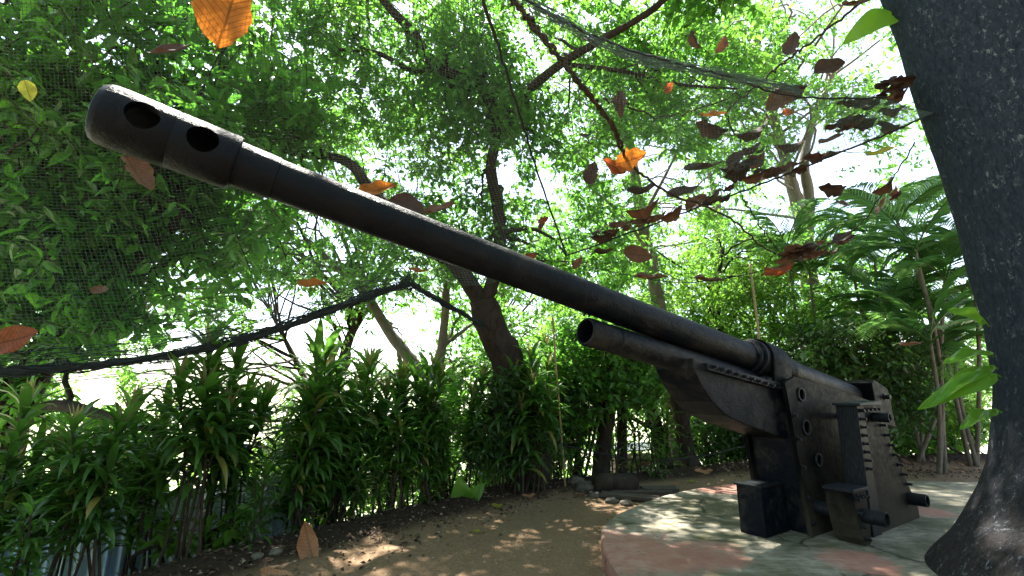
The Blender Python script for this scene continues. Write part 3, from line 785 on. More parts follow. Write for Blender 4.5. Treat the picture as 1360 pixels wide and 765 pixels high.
for dx, dy, L_ in ((-3.5, 1.5, 2.2), (-5, -1.5, 2.8), (1.5, -3, 2), (2.5, 2.5, 2), (-1.5, 4.5, 2.6)):
    a = np.array([3.8, 3.66, 7.0]); chs.append((*tube(catmull([a, a + [dx * .4, dy * .4, L_ * .7], a + [dx, dy, L_]], 6), np.linspace(.2, .05, 13), 8, .1), 0))
mk('trunk', chs, M['bark_front'], root, off=b8)
ov = []
while len(ov) < 430:
    p = np.array([random.uniform(-5.5, 8), random.uniform(-2.5, 9.5), random.uniform(7.0, 10.5)])
    x_, y_, d_ = proj(p)
    if d_ > .3 and y_ > -30 and -100 < x_ < 1460: continue
    g = p - SUN * (p[2] / SUN[2])                       # the spot on the ground this clump shades
    if noise.noise(Vector((g[0] * .75 + 3.1, g[1] * .75, 4.2))) < -.06: continue
    if ((.7 < g[0] < 3.0 and 3.7 < g[1] < 7.4) or (4.6 < g[0] < 7 and 4.6 < g[1] < 7.3)) and random.random() < .5: continue
    ov.append(p)
ov += [np.array([random.gauss(3.1, .9), random.gauss(4.9, .7), random.uniform(7.4, 9.6)]) for _ in range(70)]  # extra unseen clumps overhead, added to shade the trunk
for _ in range(150):  # further shade clumps, set on the sun line above the trunk
    q = np.array([random.uniform(3.5, 4.7), random.uniform(3.0, 3.6), random.uniform(.4, 5.2)]); ov.append(q + SUN * ((random.uniform(7.2, 9.6) - q[2]) / SUN[2]))
light_block = []  # unseen leaf wall behind the camera, added to block sky light
while len(light_block) < 620:
    t = random.uniform(-2.9, 2.9); r_ = random.uniform(4.2, 7.5)
    p = np.array([r_ * math.sin(t) * 1.15 * (1 if abs(t) < 1.57 else 1), -r_ * math.cos(t), random.uniform(.3, 8.0)])
    x_, y_, d_ = proj(p)
    if p[1] > 2.2 or (d_ > .3 and -250 < x_ < 1610): continue
    if p[0] > 3 and p[1] > 1: continue
    light_block.append(p)
nb = len(light_block)
while len(light_block) < nb + 260:  # more unseen leaves at the right, added to block light from that side
    p = np.array([random.uniform(5.6, 9), random.uniform(-3, 3.6), random.uniform(.3, 7.5)])
    x_, y_, d_ = proj(p)
    if d_ > .3 and x_ < 1560: continue
    light_block.append(p)
mk('crown', clumps(np.array(light_block), .26, 26, 'simple', 4.0) + clumps(np.array(ov), .2, 26, 'simple', 4.5), [M['leaf_main'], M['twig']], root, smooth=False, off=b8)  # overhead crown and the added light-blocking leaf wall in one mesh

# ------------------------------------------------------------------ shrubs
def shrub(label, x, y, regions, leaf, L, per=14, group=None, kind='simple', stems=5, wr=.45, gap=-.3):
    bb = on_ground(x, y)
    root = empty('shrub', bb, label=label, cat='shrub', group=group)
    pts = clump_points(regions, gap, 1.2, False)
    mk('foliage', clumps(pts, L, per, kind, wr=wr), [leaf, M['twig']], root, smooth=False, off=bb)
    ch = []
    for p in pts[RNG.choice(len(pts), min(stems, len(pts)), replace=False)]:
        q = catmull([bb + [RNG.uniform(-.1, .1), RNG.uniform(-.1, .1), -.1], (bb + p) / 2 + RNG.normal(size=3) * .12, p], 6)
        ch.append((*tube(q, np.linspace(.03, .008, len(q)), 6), 0))
    mk('stems', ch, M['bark_dark'], root, off=bb)
shrub('leafy dark green shrub hanging over the ground below the recoil cylinder', 1.2, 8.6, [(770, 500, 50, 70, 7.9, 9.2, 150), (830, 490, 60, 55, 8.0, 9.2, 130), (735, 560, 40, 50, 7.8, 9, 60)], M['leaf_main'], .15, wr=.5)
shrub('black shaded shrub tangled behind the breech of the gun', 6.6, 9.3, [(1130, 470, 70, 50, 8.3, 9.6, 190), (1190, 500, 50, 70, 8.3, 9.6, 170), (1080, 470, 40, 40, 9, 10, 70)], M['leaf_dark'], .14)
shrub('bright sunlit shrub between the gun and the big trunk', 9.3, 9.9, [(1240, 560, 50, 45, 9.6, 11, 90), (1220, 480, 60, 70, 10.5, 12.5, 110), (1290, 470, 50, 60, 10, 12.5, 60)], M['leaf_bright'], .15)
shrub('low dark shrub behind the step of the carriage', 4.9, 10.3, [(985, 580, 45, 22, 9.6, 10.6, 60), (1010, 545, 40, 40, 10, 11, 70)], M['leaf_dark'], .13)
shrub('green shrub on the slope left of the leaning pole', -.2, 9.2, [(640, 520, 60, 50, 8.4, 9.6, 80), (600, 575, 60, 40, 9, 10, 60)], M['leaf_back'], .14)
shrub('bright bush glimpsed through the hedge above the tan leaf', -2.6, 8.4, [(400, 610, 70, 40, 7.6, 9, 90), (500, 620, 60, 40, 8, 9.4, 80)], M['leaf_bright'], .14)

for px, py, d_, lab in [(232, 706, 4.6, 'small bright green broad leaved plant left of the white board'), (292, 712, 4.7, 'small bright green broad leaved plant right of the white board'), (318, 690, 5.0, 'bright green seedling under the right end of the fence'), (425, 640, 5.9, 'bright leafy weed in the hedge foot past the upright tan leaf')]:
    q = P(px, py, d_); shrub(lab, q[0], q[1], [(px, py, 26, 26, d_ - .2, d_ + .2, 9)], M['leaf_bright'], .13, 9, 'small bright weeds among the hedge stems', 'fine', 3, .55, -2)
shrub('low green undergrowth on the slope seen through the hedge stems', -1.6, 8.6, [(480, 640, 100, 30, 7.4, 8.8, 90), (610, 625, 70, 25, 8, 9.2, 60), (390, 660, 60, 30, 6.6, 8, 40)], M['leaf_back'], .13)
for px, py, d_, rx, ry, n_, lab in [(150, 600, 5.4, 70, 50, 34, 'broad leaved shrub mixed into the hedge behind the left end of the fence'), (440, 585, 6.9, 45, 60, 36, 'broad leaved shrub filling the hedge left of the forked trunk'), (600, 560, 7.9, 40, 60, 34, 'broad leaved shrub filling the hedge right of the forked trunk')]:
    q = P(px, py, d_); shrub(lab, q[0], q[1], [(px, py, rx, ry, d_ - .4, d_ + .5, n_)], M['leaf_main'], .19, 10, None, 'fine', 5, .5, -2)
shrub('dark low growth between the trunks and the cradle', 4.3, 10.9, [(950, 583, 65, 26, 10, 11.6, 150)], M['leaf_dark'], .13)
shrub('deep green growth at the bank behind the bracket', 8.6, 11.0, [(1235, 565, 80, 34, 10, 12, 130), (1180, 585, 40, 24, 9.8, 11, 60)], M['leaf_main'], .15)
shrub('tall mid green thicket behind the palms at the right', 10.5, 13.2, [(1180, 440, 130, 110, 11.5, 14, 330), (1090, 380, 90, 90, 12, 14, 160)], M['leaf_main'], .16)
shrub('dense thicket closing the view under the barrel strap', 6.2, 12.4, [(1000, 500, 90, 75, 11, 13.5, 240), (930, 500, 80, 70, 10.8, 13, 170)], M['leaf_main'], .15)
shrub('thicket filling the gap between the main tree and the black straight trunk', 1.6, 10.2, [(770, 470, 70, 70, 9.5, 11.5, 150), (720, 510, 60, 70, 9.2, 11, 120), (840, 505, 70, 40, 10, 11, 90)], M['leaf_back'], .14)
shrub('sunlit yellowish bush on the far slope behind the big climber leaves', 12.0, 12.6, [(1270, 545, 60, 40, 12, 14, 70), (1200, 560, 50, 30, 11.5, 13, 50)], M['leaf_bright'], .16)
b9 = on_ground(7.5, 17)
tree('tree', 'tall pale green tree far behind, between the slender and the double trunk', b9,
     [(np.vstack([b9 - [0, 0, .3], pxpath([(950, 500, 17), (945, 400, 17), (955, 300, 17.2), (940, 220, 17.5)])]), .25, .08)],
     [(950, 300, 150, 90, 15, 19, 330), (900, 400, 130, 80, 15, 19, 260), (1050, 330, 130, 80, 15, 19, 200), (800, 330, 90, 90, 15, 18, 170)], M['leaf_back'], M['bark_pale'], .19, 15, nbr=50)
b10 = on_ground(-.5, 15.5)
tree('tree', 'pale tree far off between the forked trunk and the main trunk', b10,
     [(np.vstack([b10 - [0, 0, .3], pxpath([(660, 560, 15), (655, 480, 15), (668, 400, 15), (650, 320, 15)])]), .18, .06)],
     [(690, 400, 110, 80, 13.5, 17, 210), (760, 340, 80, 70, 13.5, 17, 120), (600, 360, 90, 70, 13.5, 17, 100), (740, 460, 80, 60, 13, 16, 150)], M['leaf_back'], M['bark_pale'], .17, 15, nbr=40)
shrub('far thicket in the low gap behind the dark trunks and the palms', 8.0, 15.0, [(900, 545, 190, 35, 13, 16, 230), (1150, 520, 170, 60, 13, 16, 280)], M['leaf_back'], .19)
fpts = []
while len(fpts) < 420:
    x_ = random.uniform(-24, 9); y_ = 17 + random.gauss(0, 2.5) - .2 * abs(x_); zt = -1.9 + random.random() ** 1.6 * 2.3
    fpts.append((x_, y_, zt))
fpts = np.array(fpts)
ft = mk('undergrowth', clumps(fpts, .3, 14, 'simple'), [M['leaf_bright'], M['twig']], smooth=False)
tag(ft, 'sunlit undergrowth far down the slope behind the hedge', 'undergrowth', kind='stuff')
# ------------------------------------------------------------------ strap leaved hedge plants
def strap_leaf(pos, az_, elev, L, W, bend, nseg=5):
    """arching folded strap; returns V, quads"""
    V = []; p = np.array(pos, float); e = elev
    h = np.array([math.cos(az_), math.sin(az_), 0]); side = np.array([-math.sin(az_), math.cos(az_), 0])
    for j in range(nseg + 1):
        t = j / nseg
        w_ = W * (.35 + 1.9 * t) if t < .35 else W * max(.02, 1.015 - ((t - .35) / .65) ** 1.8)
        nrm = -h * math.sin(e) + np.array([0, 0, 1]) * math.cos(e)
        V += [p - side * w_ / 2 + nrm * w_ * .16, p.copy(), p + side * w_ / 2 + nrm * w_ * .16]
        p = p + (h * math.cos(e) + np.array([0, 0, 1]) * math.sin(e)) * L / nseg
        e -= bend / nseg * (.5 + t)
    a = np.arange(nseg) * 3
    q = np.concatenate([np.stack([a, a + 1, a + 4, a + 3], -1), np.stack([a + 1, a + 2, a + 5, a + 4], -1)])
    return np.array(V), [q]

def dracaena(height, nst, leafL=.36, W=.045, dens=1.0, newleaf=True, spread=.22, rnd=random, cover=.66):
    st, lf, nw = [], [], []
    for s_ in range(nst):
        a0 = rnd.random() * 6.28; lean = rnd.uniform(.12, spread + .18)
        h = height * rnd.uniform(.62, 1.0) if s_ else height
        top = np.array([math.cos(a0) * lean * h * .5, math.sin(a0) * lean * h * .5, h])
        q = catmull([(math.cos(a0) * .12, math.sin(a0) * .12, -.15), top * [.35, .35, .5] + [rnd.uniform(-.05, .05), rnd.uniform(-.05, .05), 0], top], 6)
        st.append((*tube(q, np.linspace(.013, .008, len(q)), 7), 0))
        n_ = int((14 + 21 * h) * dens)
        for j in range(n_):
            u = 1 - (j / n_) ** 1.1 * cover
            pp = q[min(len(q) - 1, int(u * (len(q) - 1)))] * 1.0
            k_ = u * (len(q) - 1); i0 = min(int(k_), len(q) - 2); pp = q[i0] * (1 - k_ + i0) + q[i0 + 1] * (k_ - i0)
            top_ = u > .86
            elv = rnd.uniform(.8, 1.4) if u > .95 else rnd.uniform(.4, 1.0) if top_ else rnd.uniform(-.1, .85)
            g = strap_leaf(pp, j * 2.4 + rnd.uniform(-.4, .4), elv, leafL * rnd.uniform(.65, 1.1), W * rnd.uniform(.75, 1.15), rnd.uniform(.9, 2.5))
            lf.append((*g, 0))
        if newleaf:
            for j in range(5):
                nw.append((*strap_leaf(top, j * 1.4 + a0, 1.3 + rnd.uniform(-.15, .1), leafL * .62, W * .5, .25), 1))
    return st, lf + nw
VAR = []
for j, (h, n_, L_, W_, nl) in enumerate([(1.75, 3, .50, .070, True), (1.45, 3, .46, .072, True), (2.05, 3, .52, .068, True), (1.2, 4, .40, .06, False), (1.6, 3, .48, .08, False), (.75, 3, .30, .045, False), (1.75, 3, .50, .068, True), (1.5, 3, .48, .070, True)]):
    VAR.append((h, dracaena(h, n_, L_, W_, newleaf=nl, cover=.40 if j > 5 else .9 if j == 5 else .66)))
VM = []
def place_plant(var, x, y, rz, scale, label, group, name='hedge_plant'):
    z = float(ground_z((x, y))[0])
    while len(VM) <= var: VM.append(None)
    if VM[var] is None:
        h, (st, lf) = VAR[var]
        r_ = empty(name, (0, 0, 0)); mk('stem', st, M['twig'], r_); mk('leaves', lf, [M['strap'], M['strap_new']], r_, smooth=True)
        VM[var] = r_; o = r_
    else:
        o = copy_tree(VM[var])
    o.name = name
    o.location = (x, y, z); o.rotation_euler = (RNG.uniform(-.06, .06), RNG.uniform(-.06, .06), rz); o.scale = (scale,) * 3
    tag(o, label, 'plant', group)
    return o
def hedge_at(s_, off):
    """point s_ metres along the visible hedge line, off metres beyond it"""
    pts = EDGE[1:7]; seg = np.linalg.norm(np.diff(pts, axis=0), axis=1); cum = np.concatenate([[0], np.cumsum(seg)])
    s_ = min(max(s_, 0), cum[-1] - 1e-3); k_ = int(np.searchsorted(cum, s_, 'right') - 1)
    d_ = (pts[k_ + 1] - pts[k_]) / seg[k_]
    p = pts[k_] + d_ * (s_ - cum[k_]); return p + np.array([-d_[1], d_[0]]) * off
HEDGE = 'strap leaved plants forming the hedge'
hero = [(7, 105, 4.3, .98, 'plant with upright pale new leaves at the far left end of the hedge'),
        (6, 205, 4.9, 1.0, 'tall plant with a reddish brown heart silhouetted in front of the white sky gap'),
        (7, 330, 5.3, 1.15, 'broad leaved plant standing over the corrugated fence'),
        (2, 400, 6.0, 1.05, 'tall loose plant under the rolled edge of the net'),
        (0, 470, 6.3, 1.2, 'tallest hedge plant with a pale striped crown shoot, left of the forked trunk'),
        (0, 545, 6.9, 1.1, 'hedge plant with cream new leaves just in front of the forked trunk'),
        (1, 625, 7.4, 1.15, 'hedge plant with a pale shoot right of the forked trunk'),
        (3, 150, 3.9, .95, 'low bushy plant with arching light edged leaves in the lower left corner')]
for v, px, d_, sc, lab in hero:
    q = P(px, 560, d_); place_plant(v, q[0], q[1], random.random() * 6.28, sc, lab, HEDGE)
for s_ in np.arange(1.9, 11.9, .33):
    for row in range(3):
        off = (.12, .5, .95)[row] + random.uniform(-.14, .14)
        q = hedge_at(s_ + random.uniform(-.12, .12), off)
        x_, y_, d_ = proj((q[0], q[1], .8))
        if x_ < -150 or x_ > 770: continue
        v = random.choice([0, 1, 4, 3, 1, 4, 6] if row else [3, 5, 5, 4])
        if 60 < x_ < 340:
            if row == 0 or random.random() < .45: continue
            v = random.choice([6, 7])
        elif row == 0: v = random.choice([3, 5, 5, 3])
        if abs(x_ - 622) < 24: continue
        if row and noise.noise(Vector((s_ * 1.3, row * 3.0, 1.7))) < -.22: continue
        sc = random.uniform(.75, 1.12) * (1 + .45 * noise.noise(Vector((s_ * 1.1, row * 5.0, 8.2)))) * (1.0 if row == 0 else 1.0 + .22 * row)
        if x_ < 330: sc *= .80 if x_ > 90 else .66
        where = 'before the corrugated fence' if x_ < 335 else 'between the fence and the forked trunk' if x_ < 560 else 'between the forked trunk and the main tree'
        kind = ('low dark strap leaved plant ', 'strap leaved plant in the hedge ', 'tall rear strap leaved plant ')[row]
        place_plant(v, q[0], q[1], random.random() * 6.28, sc, kind + where, HEDGE)
# around the foot of the main tree and along the back edge of the path
for x, y, v, sc, lab in [(.1, 7.5, 1, .9, 'strap leaved plant against the left side of the main trunk'), (.45, 7.6, 4, 1.0, 'strap leaved plant wrapped around the foot of the main trunk'),
                         (.35, 7.9, 0, 1.0, 'tall strap leaved plant climbing behind the main trunk'), (-.1, 7.9, 0, .95, 'dark strap leaved plant left of the main trunk base')]:
    place_plant(v, x, y, random.random() * 6, sc, lab, HEDGE)
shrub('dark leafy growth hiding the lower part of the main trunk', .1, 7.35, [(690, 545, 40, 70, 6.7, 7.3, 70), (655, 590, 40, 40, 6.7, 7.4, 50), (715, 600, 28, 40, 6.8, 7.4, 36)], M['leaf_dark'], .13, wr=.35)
for x, y, v, sc, lab in [(-.25, 7.3, 4, 1.2, 'strap leaved plant crossing in front of the main trunk on its left'), (.12, 7.15, 1, 1.15, 'strap leaved plant standing straight in front of the main trunk'), (.42, 7.25, 6, 1.1, 'bare stemmed strap plant beside the bamboo stick')]:
    place_plant(v, x, y, random.random() * 6, sc, lab, HEDGE)
for px, py, sc, lab in [(845, 628, .75, 'arching strap plant right beside the stump and planks'), (866, 632, .6, 'small yellowish strap plant below the tin roofed shed'), (893, 622, .8, 'upright strap plant at the foot of the mossy trunk'),
                        (918, 617, .85, 'strap plant nearest the cradle nose on the bare bank'), (942, 612, .7, 'thin strap plant under the cradle'), (968, 607, .7, 'strap plant behind the fallen leaf under the cradle'), (822, 622, .7, 'dark strap plant behind the stump')]:
    q = G(px, py, .05); place_plant(5, q[0], q[1], random.random() * 6, sc * 1.9, lab, 'small strap plants along the back of the clearing')

# ------------------------------------------------------------------ palms
def frond(base, az_, L, elev, bend, nl=34, lw=.018, ll=.42):
    p = np.array(base, float); e = elev; h = np.array([math.cos(az_), math.sin(az_), 0]); sd = np.array([-math.sin(az_), math.cos(az_), 0])
    pts = []; es = []
    for j in range(17):
        pts.append(p.copy()); es.append(e)
        p = p + (h * math.cos(e) + np.array([0, 0, 1]) * math.sin(e)) * L / 16; e -= bend / 16 * (.4 + 1.2 * j / 16)
    pts = np.array(pts); ch = [(*tube(pts, np.linspace(.017, .004, 17), 5), 1)]
    pos, dr, nr, ls = [], [], [], []
    for j in range(nl):
        t = .18 + .82 * j / nl; k_ = t * 16; i0 = min(int(k_), 15); q = pts[i0] + (pts[i0 + 1] - pts[i0]) * (k_ - i0)
        tg = nz(pts[i0 + 1] - pts[i0]); up = np.cross(sd, tg) * -1
        if up[2] < 0: up = -up
        for sg in (1, -1):
            dd = nz(sd * sg * .85 + tg * .65 + up * .25 + RNG.normal(size=3) * .05)
            pos.append(q); dr.append(dd - np.array([0, 0, .12])); nr.append(up + sd * sg * -.3); ls.append(ll * math.sin(math.pi * min(.97, .22 + .72 * t)) * RNG.uniform(.9, 1.1))
    ls = np.array(ls)
    ch.append((*leaf_geo(np.array(pos), np.array(dr), np.array(nr), ls, np.full(len(ls), lw), 'fine'), 0))
    return ch
def palm(label, base, stems, nf, L, ll=.45):
    root = empty('palm', base, label=label, cat='palm', group='feathery palms at the right')
    st, fr = [], []
    for top in stems:
        top = np.array(top); q = catmull([np.array(base) + [RNG.uniform(-.12, .12), RNG.uniform(-.12, .12), -.2], (np.array(base) + top) / 2 + RNG.normal(size=3) * .08, top], 6)
        st.append((*tube(q, np.linspace(.04, .025, len(q)), 8), 0))
        for j in range(nf):
            fr.append(frond(top + [0, 0, RNG.uniform(-.1, .05)], j * 2.4 + RNG.uniform(-.3, .3), L * RNG.uniform(.8, 1.1), RNG.uniform(.35, 1.4), RNG.uniform(1.1, 2.3), ll=ll))
    mk('trunk', st, M['bark_pale'], root, off=base)
    for f_ in fr: mk('frond', f_, [M['palm'], M['strap']], root, smooth=False, off=base)
pb = on_ground(7.9, 9.0)
palm('large feathery palm arching beside the big trunk', pb, [P(1215, 330, 8.3), P(1255, 370, 8.6), P(1235, 450, 8.2)], 7, 1.9)
pb = on_ground(8.6, 11.3)
palm('feathery palm in the middle of the palm group under the white sky gap', pb, [P(1130, 350, 10.6), P(1160, 320, 11.0), P(1180, 400, 10.2)], 7, 2.0)
pb = on_ground(7.2, 11.2)
palm('leftmost feathery palm, dim behind the hanging leaf heap', pb, [P(1075, 360, 10.8), P(1045, 330, 11.2)], 7, 1.8)
pb = on_ground(9.0, 9.6)
palm('palm with leaning stems behind the big leaves of the climber', pb, [P(1190, 290, 9.3), P(1290, 330, 9.0), P(1270, 430, 9.3)], 7, 1.8)

pb = on_ground(8.1, 9.9)
palm('low dark palm spreading between the breech and the big trunk', pb, [P(1180, 455, 9.4), P(1250, 475, 9.2), P(1215, 420, 9.8)], 8, 1.7)
pb = on_ground(10.2, 11.5)
palm('palm crown showing highest beside the big trunk', pb, [P(1215, 300, 11.5), P(1150, 420, 11.5)], 8, 2.0)
# ------------------------------------------------------------------ net, ropes
def net_patch(grid, nu, nv):
    """grid: rows x cols of world points -> smooth surface samples (nu+1, nv+1)"""
    grid = np.asarray(grid, float)
    rows = np.array([catmull(r_, 8) for r_ in grid])
    def resample(p, n_):
        s_ = np.concatenate([[0], np.cumsum(np.linalg.norm(np.diff(p, axis=0), axis=1))]); t = np.linspace(0, s_[-1], n_ + 1)
        return np.column_stack([np.interp(t, s_, p[:, k]) for k in range(3)])
    rows = np.array([resample(r_, nu) for r_ in rows])
    cols = np.array([resample(catmull(rows[:, k], 8), nv) for k in range(nu + 1)])
    return cols
def net_geo(S, r, sub=1):
    """thin three-sided strands along both directions of the sample grid"""
    ch = []
    wob = RNG.normal(size=S.shape) * .0022; S = S + wob
    for arr, st_ in ((S, 1), (S.transpose(1, 0, 2), 1)):
        n_, m_, _ = arr.shape
        tg = nz(np.gradient(arr, axis=1)); up = np.array([0, 0, 1.0]); a = nz(np.cross(tg, up + .001)); b = np.cross(a, tg)
        ring = np.stack([a * math.cos(q) + b * math.sin(q) for q in (0, 2.1, 4.2)], 2) * r
        V = (arr[:, :, None] + ring).reshape(-1, 3)
        i, j, k = np.meshgrid(np.arange(n_), np.arange(m_ - 1), np.arange(3), indexing='ij')
        q0 = (i * m_ + j) * 3 + k; q1 = (i * m_ + j) * 3 + (k + 1) % 3
        ch.append((V, [np.stack([q0, q1, q1 + 3, q0 + 3], -1).reshape(-1, 4)], 0))
    return ch
GA = [[(-250, -150, 2.0), (0, -150, 2.05), (250, -150, 2.1), (450, -150, 2.15), (545, -140, 2.15), (590, -90, 2.2), (640, -12, 2.5)],
      [(-250, 100, 2.9), (0, 110, 3.1), (250, 110, 3.3), (450, 110, 3.4), (545, 110, 3.5), (600, 110, 3.5), (677, 115, 3.6)],
      [(-250, 300, 3.7), (0, 300, 3.9), (250, 290, 4.2), (450, 270, 4.5), (545, 255, 4.6), (620, 240, 4.7), (715, 230, 4.9)],
      [(-250, 505, 3.9), (0, 492, 4.2), (250, 470, 4.6), (440, 410, 5.0), (545, 377, 5.3), (650, 376, 5.7), (750, 336, 6.0)]]
net = empty('camouflage_net', P(545, 377, 5.3), label='fine mesh net slung over the muzzle at the left with a dark rolled lower edge', cat='net')
SA = net_patch([[P(*c) for c in r_] for r_ in GA], 175, 135)
mk('mesh', net_geo(SA, .0017), M['cordnet'], net, off=net.location)
ed = catmull(pxpath([(-250, 506, 3.9), (0, 493, 4.2), (120, 486, 4.4), (250, 468, 4.6), (345, 446, 4.8), (440, 412, 5.0), (500, 390, 5.2), (545, 377, 5.3)]), 10)
ed += RNG.normal(size=ed.shape) * .003
ed2 = catmull(pxpath([(545, 377, 5.3), (585, 400, 5.9), (640, 432, 6.8)]), 10) + RNG.normal(size=(21, 3)) * .003
def smooth_noise(n_, amp):
    z_ = RNG.normal(size=(n_, 3))
    for _ in range(3): z_[1:-1] = (z_[:-2] + z_[1:-1] * 2 + z_[2:]) / 4
    return z_ * amp
roll = [(*tube(ed, .030, 10, .12), 0), (*tube(ed2, .026, 10, .12), 0)]
for q in range(34):
    roll.append((*tube(ed + smooth_noise(len(ed), .05) + [0, -.008, .008], RNG.uniform(.003, .008), 5), 0))
for q in range(22):
    roll.append((*tube(ed2 + smooth_noise(len(ed2), .045), RNG.uniform(.003, .008), 5), 0))
for q in range(12):
    roll.append((*tube(ed + smooth_noise(len(ed), .05) + [0, -.01, .06 + .012 * q], .0028, 4), 0))
mk('rolled_edge', roll, M['netdark'], net, off=net.location)
GB = [[(642, -12, 2.5), (700, 0, 2.65), (770, 40, 2.9), (830, 70, 3.1), (890, 84, 3.3), (960, 98, 3.5), (1060, 118, 3.8), (1180, 130, 4.2)],
      [(680, 120, 3.6), (740, 140, 3.7), (800, 160, 3.9), (860, 165, 4.0), (920, 160, 4.1), (1000, 158, 4.1), (1090, 145, 4.1), (1200, 140, 4.2)],
      [(716, 235, 4.9), (790, 235, 4.9), (850, 230, 4.85), (910, 222, 4.75), (970, 212, 4.6), (1050, 195, 4.5), (1130, 168, 4.3), (1215, 145, 4.2)],
      [(750, 338, 6.0), (830, 310, 5.7), (900, 285, 5.4), (960, 262, 5.2), (1020, 240, 4.95), (1090, 212, 4.7), (1170, 180, 4.4), (1240, 150, 4.1)]]
net2 = empty('camouflage_net', P(960, 200, 4.5), label='sagging net panel strewn with dead leaves between the centre cord and the big trunk', cat='net')
mk('mesh', net_geo(net_patch([[P(*c) for c in r_] for r_ in GB], 110, 80), .0014), M['cordnet'], net2, off=net2.location)
fold = catmull(pxpath(GB[0][1:7]), 10)
mk('folded_edge', [(*tube(fold + smooth_noise(len(fold), .016) + [0, 0, RNG.uniform(-.05, .05)], RNG.uniform(.0018, .0032), 4), 0) for q in range(24)], M['cordnet'], net2, off=net2.location)

def rope(label, pts, r0, r1, mat='rope', name='rope', cat='rope', jit=.004, strands=1):
    q = catmull(pxpath(pts), 12)
    ch = []
    for s_ in range(strands):
        qq = q + RNG.normal(size=q.shape) * jit
        if strands > 1:
            t = np.linspace(0, 40, len(q)) + s_ * 6.28 / strands
            qq = qq + np.column_stack([np.cos(t), np.zeros(len(q)), np.sin(t)]) * r0 * .7
        ch.append((*tube(qq, np.linspace(r0, r1, len(q)), 8), 0))
    o = mk(name, ch, M[mat], off=q[0]); o.location = q[0]
    return tag(o, label, cat)
rope('thin black cord running from the top centre down to the barrel', [(630, -60, 2.2), (642, 0, 2.5), (680, 120, 3.6), (716, 235, 4.9), (752, 338, 6.0)], .009, .012)
rope('long straight black cord from the big trunk down to the barrel, heaped with dead leaves', [(1243, 148, 4.1), (1170, 181, 4.4), (1090, 213, 4.7), (1020, 241, 4.95), (900, 286, 5.4), (752, 340, 6.0)], .010, .010)
rope('thick dark twisted vine dangling from the top of the photo to the orange leaf', [(664, -20, 2.7), (690, 10, 2.9), (722, 50, 3.1), (752, 88, 3.3), (790, 135, 3.6), (815, 170, 3.8), (827, 200, 4.0)], .016, .012, 'twig', 'vine', 'vine', .008, 2)
rope('thin dark vine drooping from the orange leaf towards the palms', [(827, 200, 4.0), (842, 224, 4.3), (890, 256, 4.8), (970, 290, 5.3), (1010, 325, 5.8), (1060, 346, 6.2), (1110, 332, 6.2)], .013, .009, 'twig', 'vine', 'vine', .008)
rope('upper grey cord along the folded edge of the right net panel', [(650, -30, 2.5), (700, 0, 2.65), (770, 40, 2.9), (860, 74, 3.2), (960, 100, 3.5), (1060, 128, 3.8), (1180, 130, 4.2)], .007, .008, 'rope')
rope('sagging cord hung with a leaf heap above the palms', [(1215, 190, 4.6), (1180, 245, 5.0), (1140, 300, 5.4), (1090, 330, 5.7), (1020, 358, 6.0), (900, 375, 6.6), (770, 352, 7.0)], .007, .006)
rope('slack black cable strung low between the trunks below the recoil cylinder', [(650, 560, 7.3), (745, 590, 7.6), (800, 602, 8.0), (860, 612, 8.4), (930, 606, 8.8), (990, 592, 9.2)], .010, .010, name='cable', cat='cable')
rope('pale bamboo stick leaning against the main tree', [(734, 420, 6.9), (738, 480, 7.0), (744, 560, 7.1), (751, 652, 7.25)], .013, .017, 'bamboo', 'stick', 'stick', .002)
rope('yellow bamboo cane rising behind the barrel strap', [(1012, 500, 7.4), (1006, 430, 7.6), (996, 350, 7.9)], .02, .018, 'bamboo', 'cane', 'cane', .001)
rope('bare branch carrying dead leaves in the upper right', [(1180, -20, 4.4), (1090, 45, 4.6), (1040, 85, 4.7), (1000, 118, 4.8), (965, 152, 4.9), (985, 190, 5.0)], .013, .008, 'twig', 'branch', 'branch', .012)
rope('twiggy branch reaching right past the round dark leaf', [(800, 130, 5), (835, 142, 5.2), (880, 155, 5.4), (940, 140, 5.5), (1010, 112, 5.6)], .012, .006, 'twig', 'branch', 'branch', .012)
rope('thin crooked branch below the net between palms and cord', [(985, 262, 5.8), (1010, 300, 5.8), (1035, 335, 5.9)], .01, .006, 'twig', 'branch', 'branch', .01)
for px in (1065, 1150):
    pass

# ------------------------------------------------------------------ dead leaves
def dead_mesh(name, mat, curl, fold, seed, wr=.27, ragged=.0):
    rr = random.Random(seed); ny, nx = 14, 8; V = []; shape_smooth = ragged <= .05
    for j in range(ny + 1):
        t = j / ny; w_ = wr * (math.sin(math.pi * t ** .8) ** .75 if 0 < t < 1 else 0) + .004
        for k in range(nx + 1):
            u = k / nx * 2 - 1
            rag = 1 + (ragged * (rr.random() - .5) * 1.6 + (.10 if shape_smooth else .32) * noise.noise(Vector((t * 5.5, seed * 3.1, (u > 0) * 7.0)))) * (abs(u) > .7)
            x = u * w_ * rag + .05 * math.sin(3.2 * t + seed)
            z = fold * abs(u) * w_ + curl * (t - .5) ** 2 + .03 * math.sin(9 * t + seed + 3 * u) * abs(u) + .02 * math.sin(14 * t + 2 * seed) * u
            V.append((x, t - .5, z))
    i, k = np.meshgrid(np.arange(ny), np.arange(nx), indexing='ij'); a = i * (nx + 1) + k
    q = np.stack([a, a + 1, a + nx + 2, a + nx + 1], -1).reshape(-1, 4)
    stalk = tube([(0, -.62, curl * .3), (0, -.55, curl * .27), (0, -.49, curl * .24)], .008, 5)
    o = mk(name, [(np.array(V), [q], 0), (*stalk, 0)], M[mat])
    me = o.data; bpy.data.objects.remove(o)
    return me
DM = {}
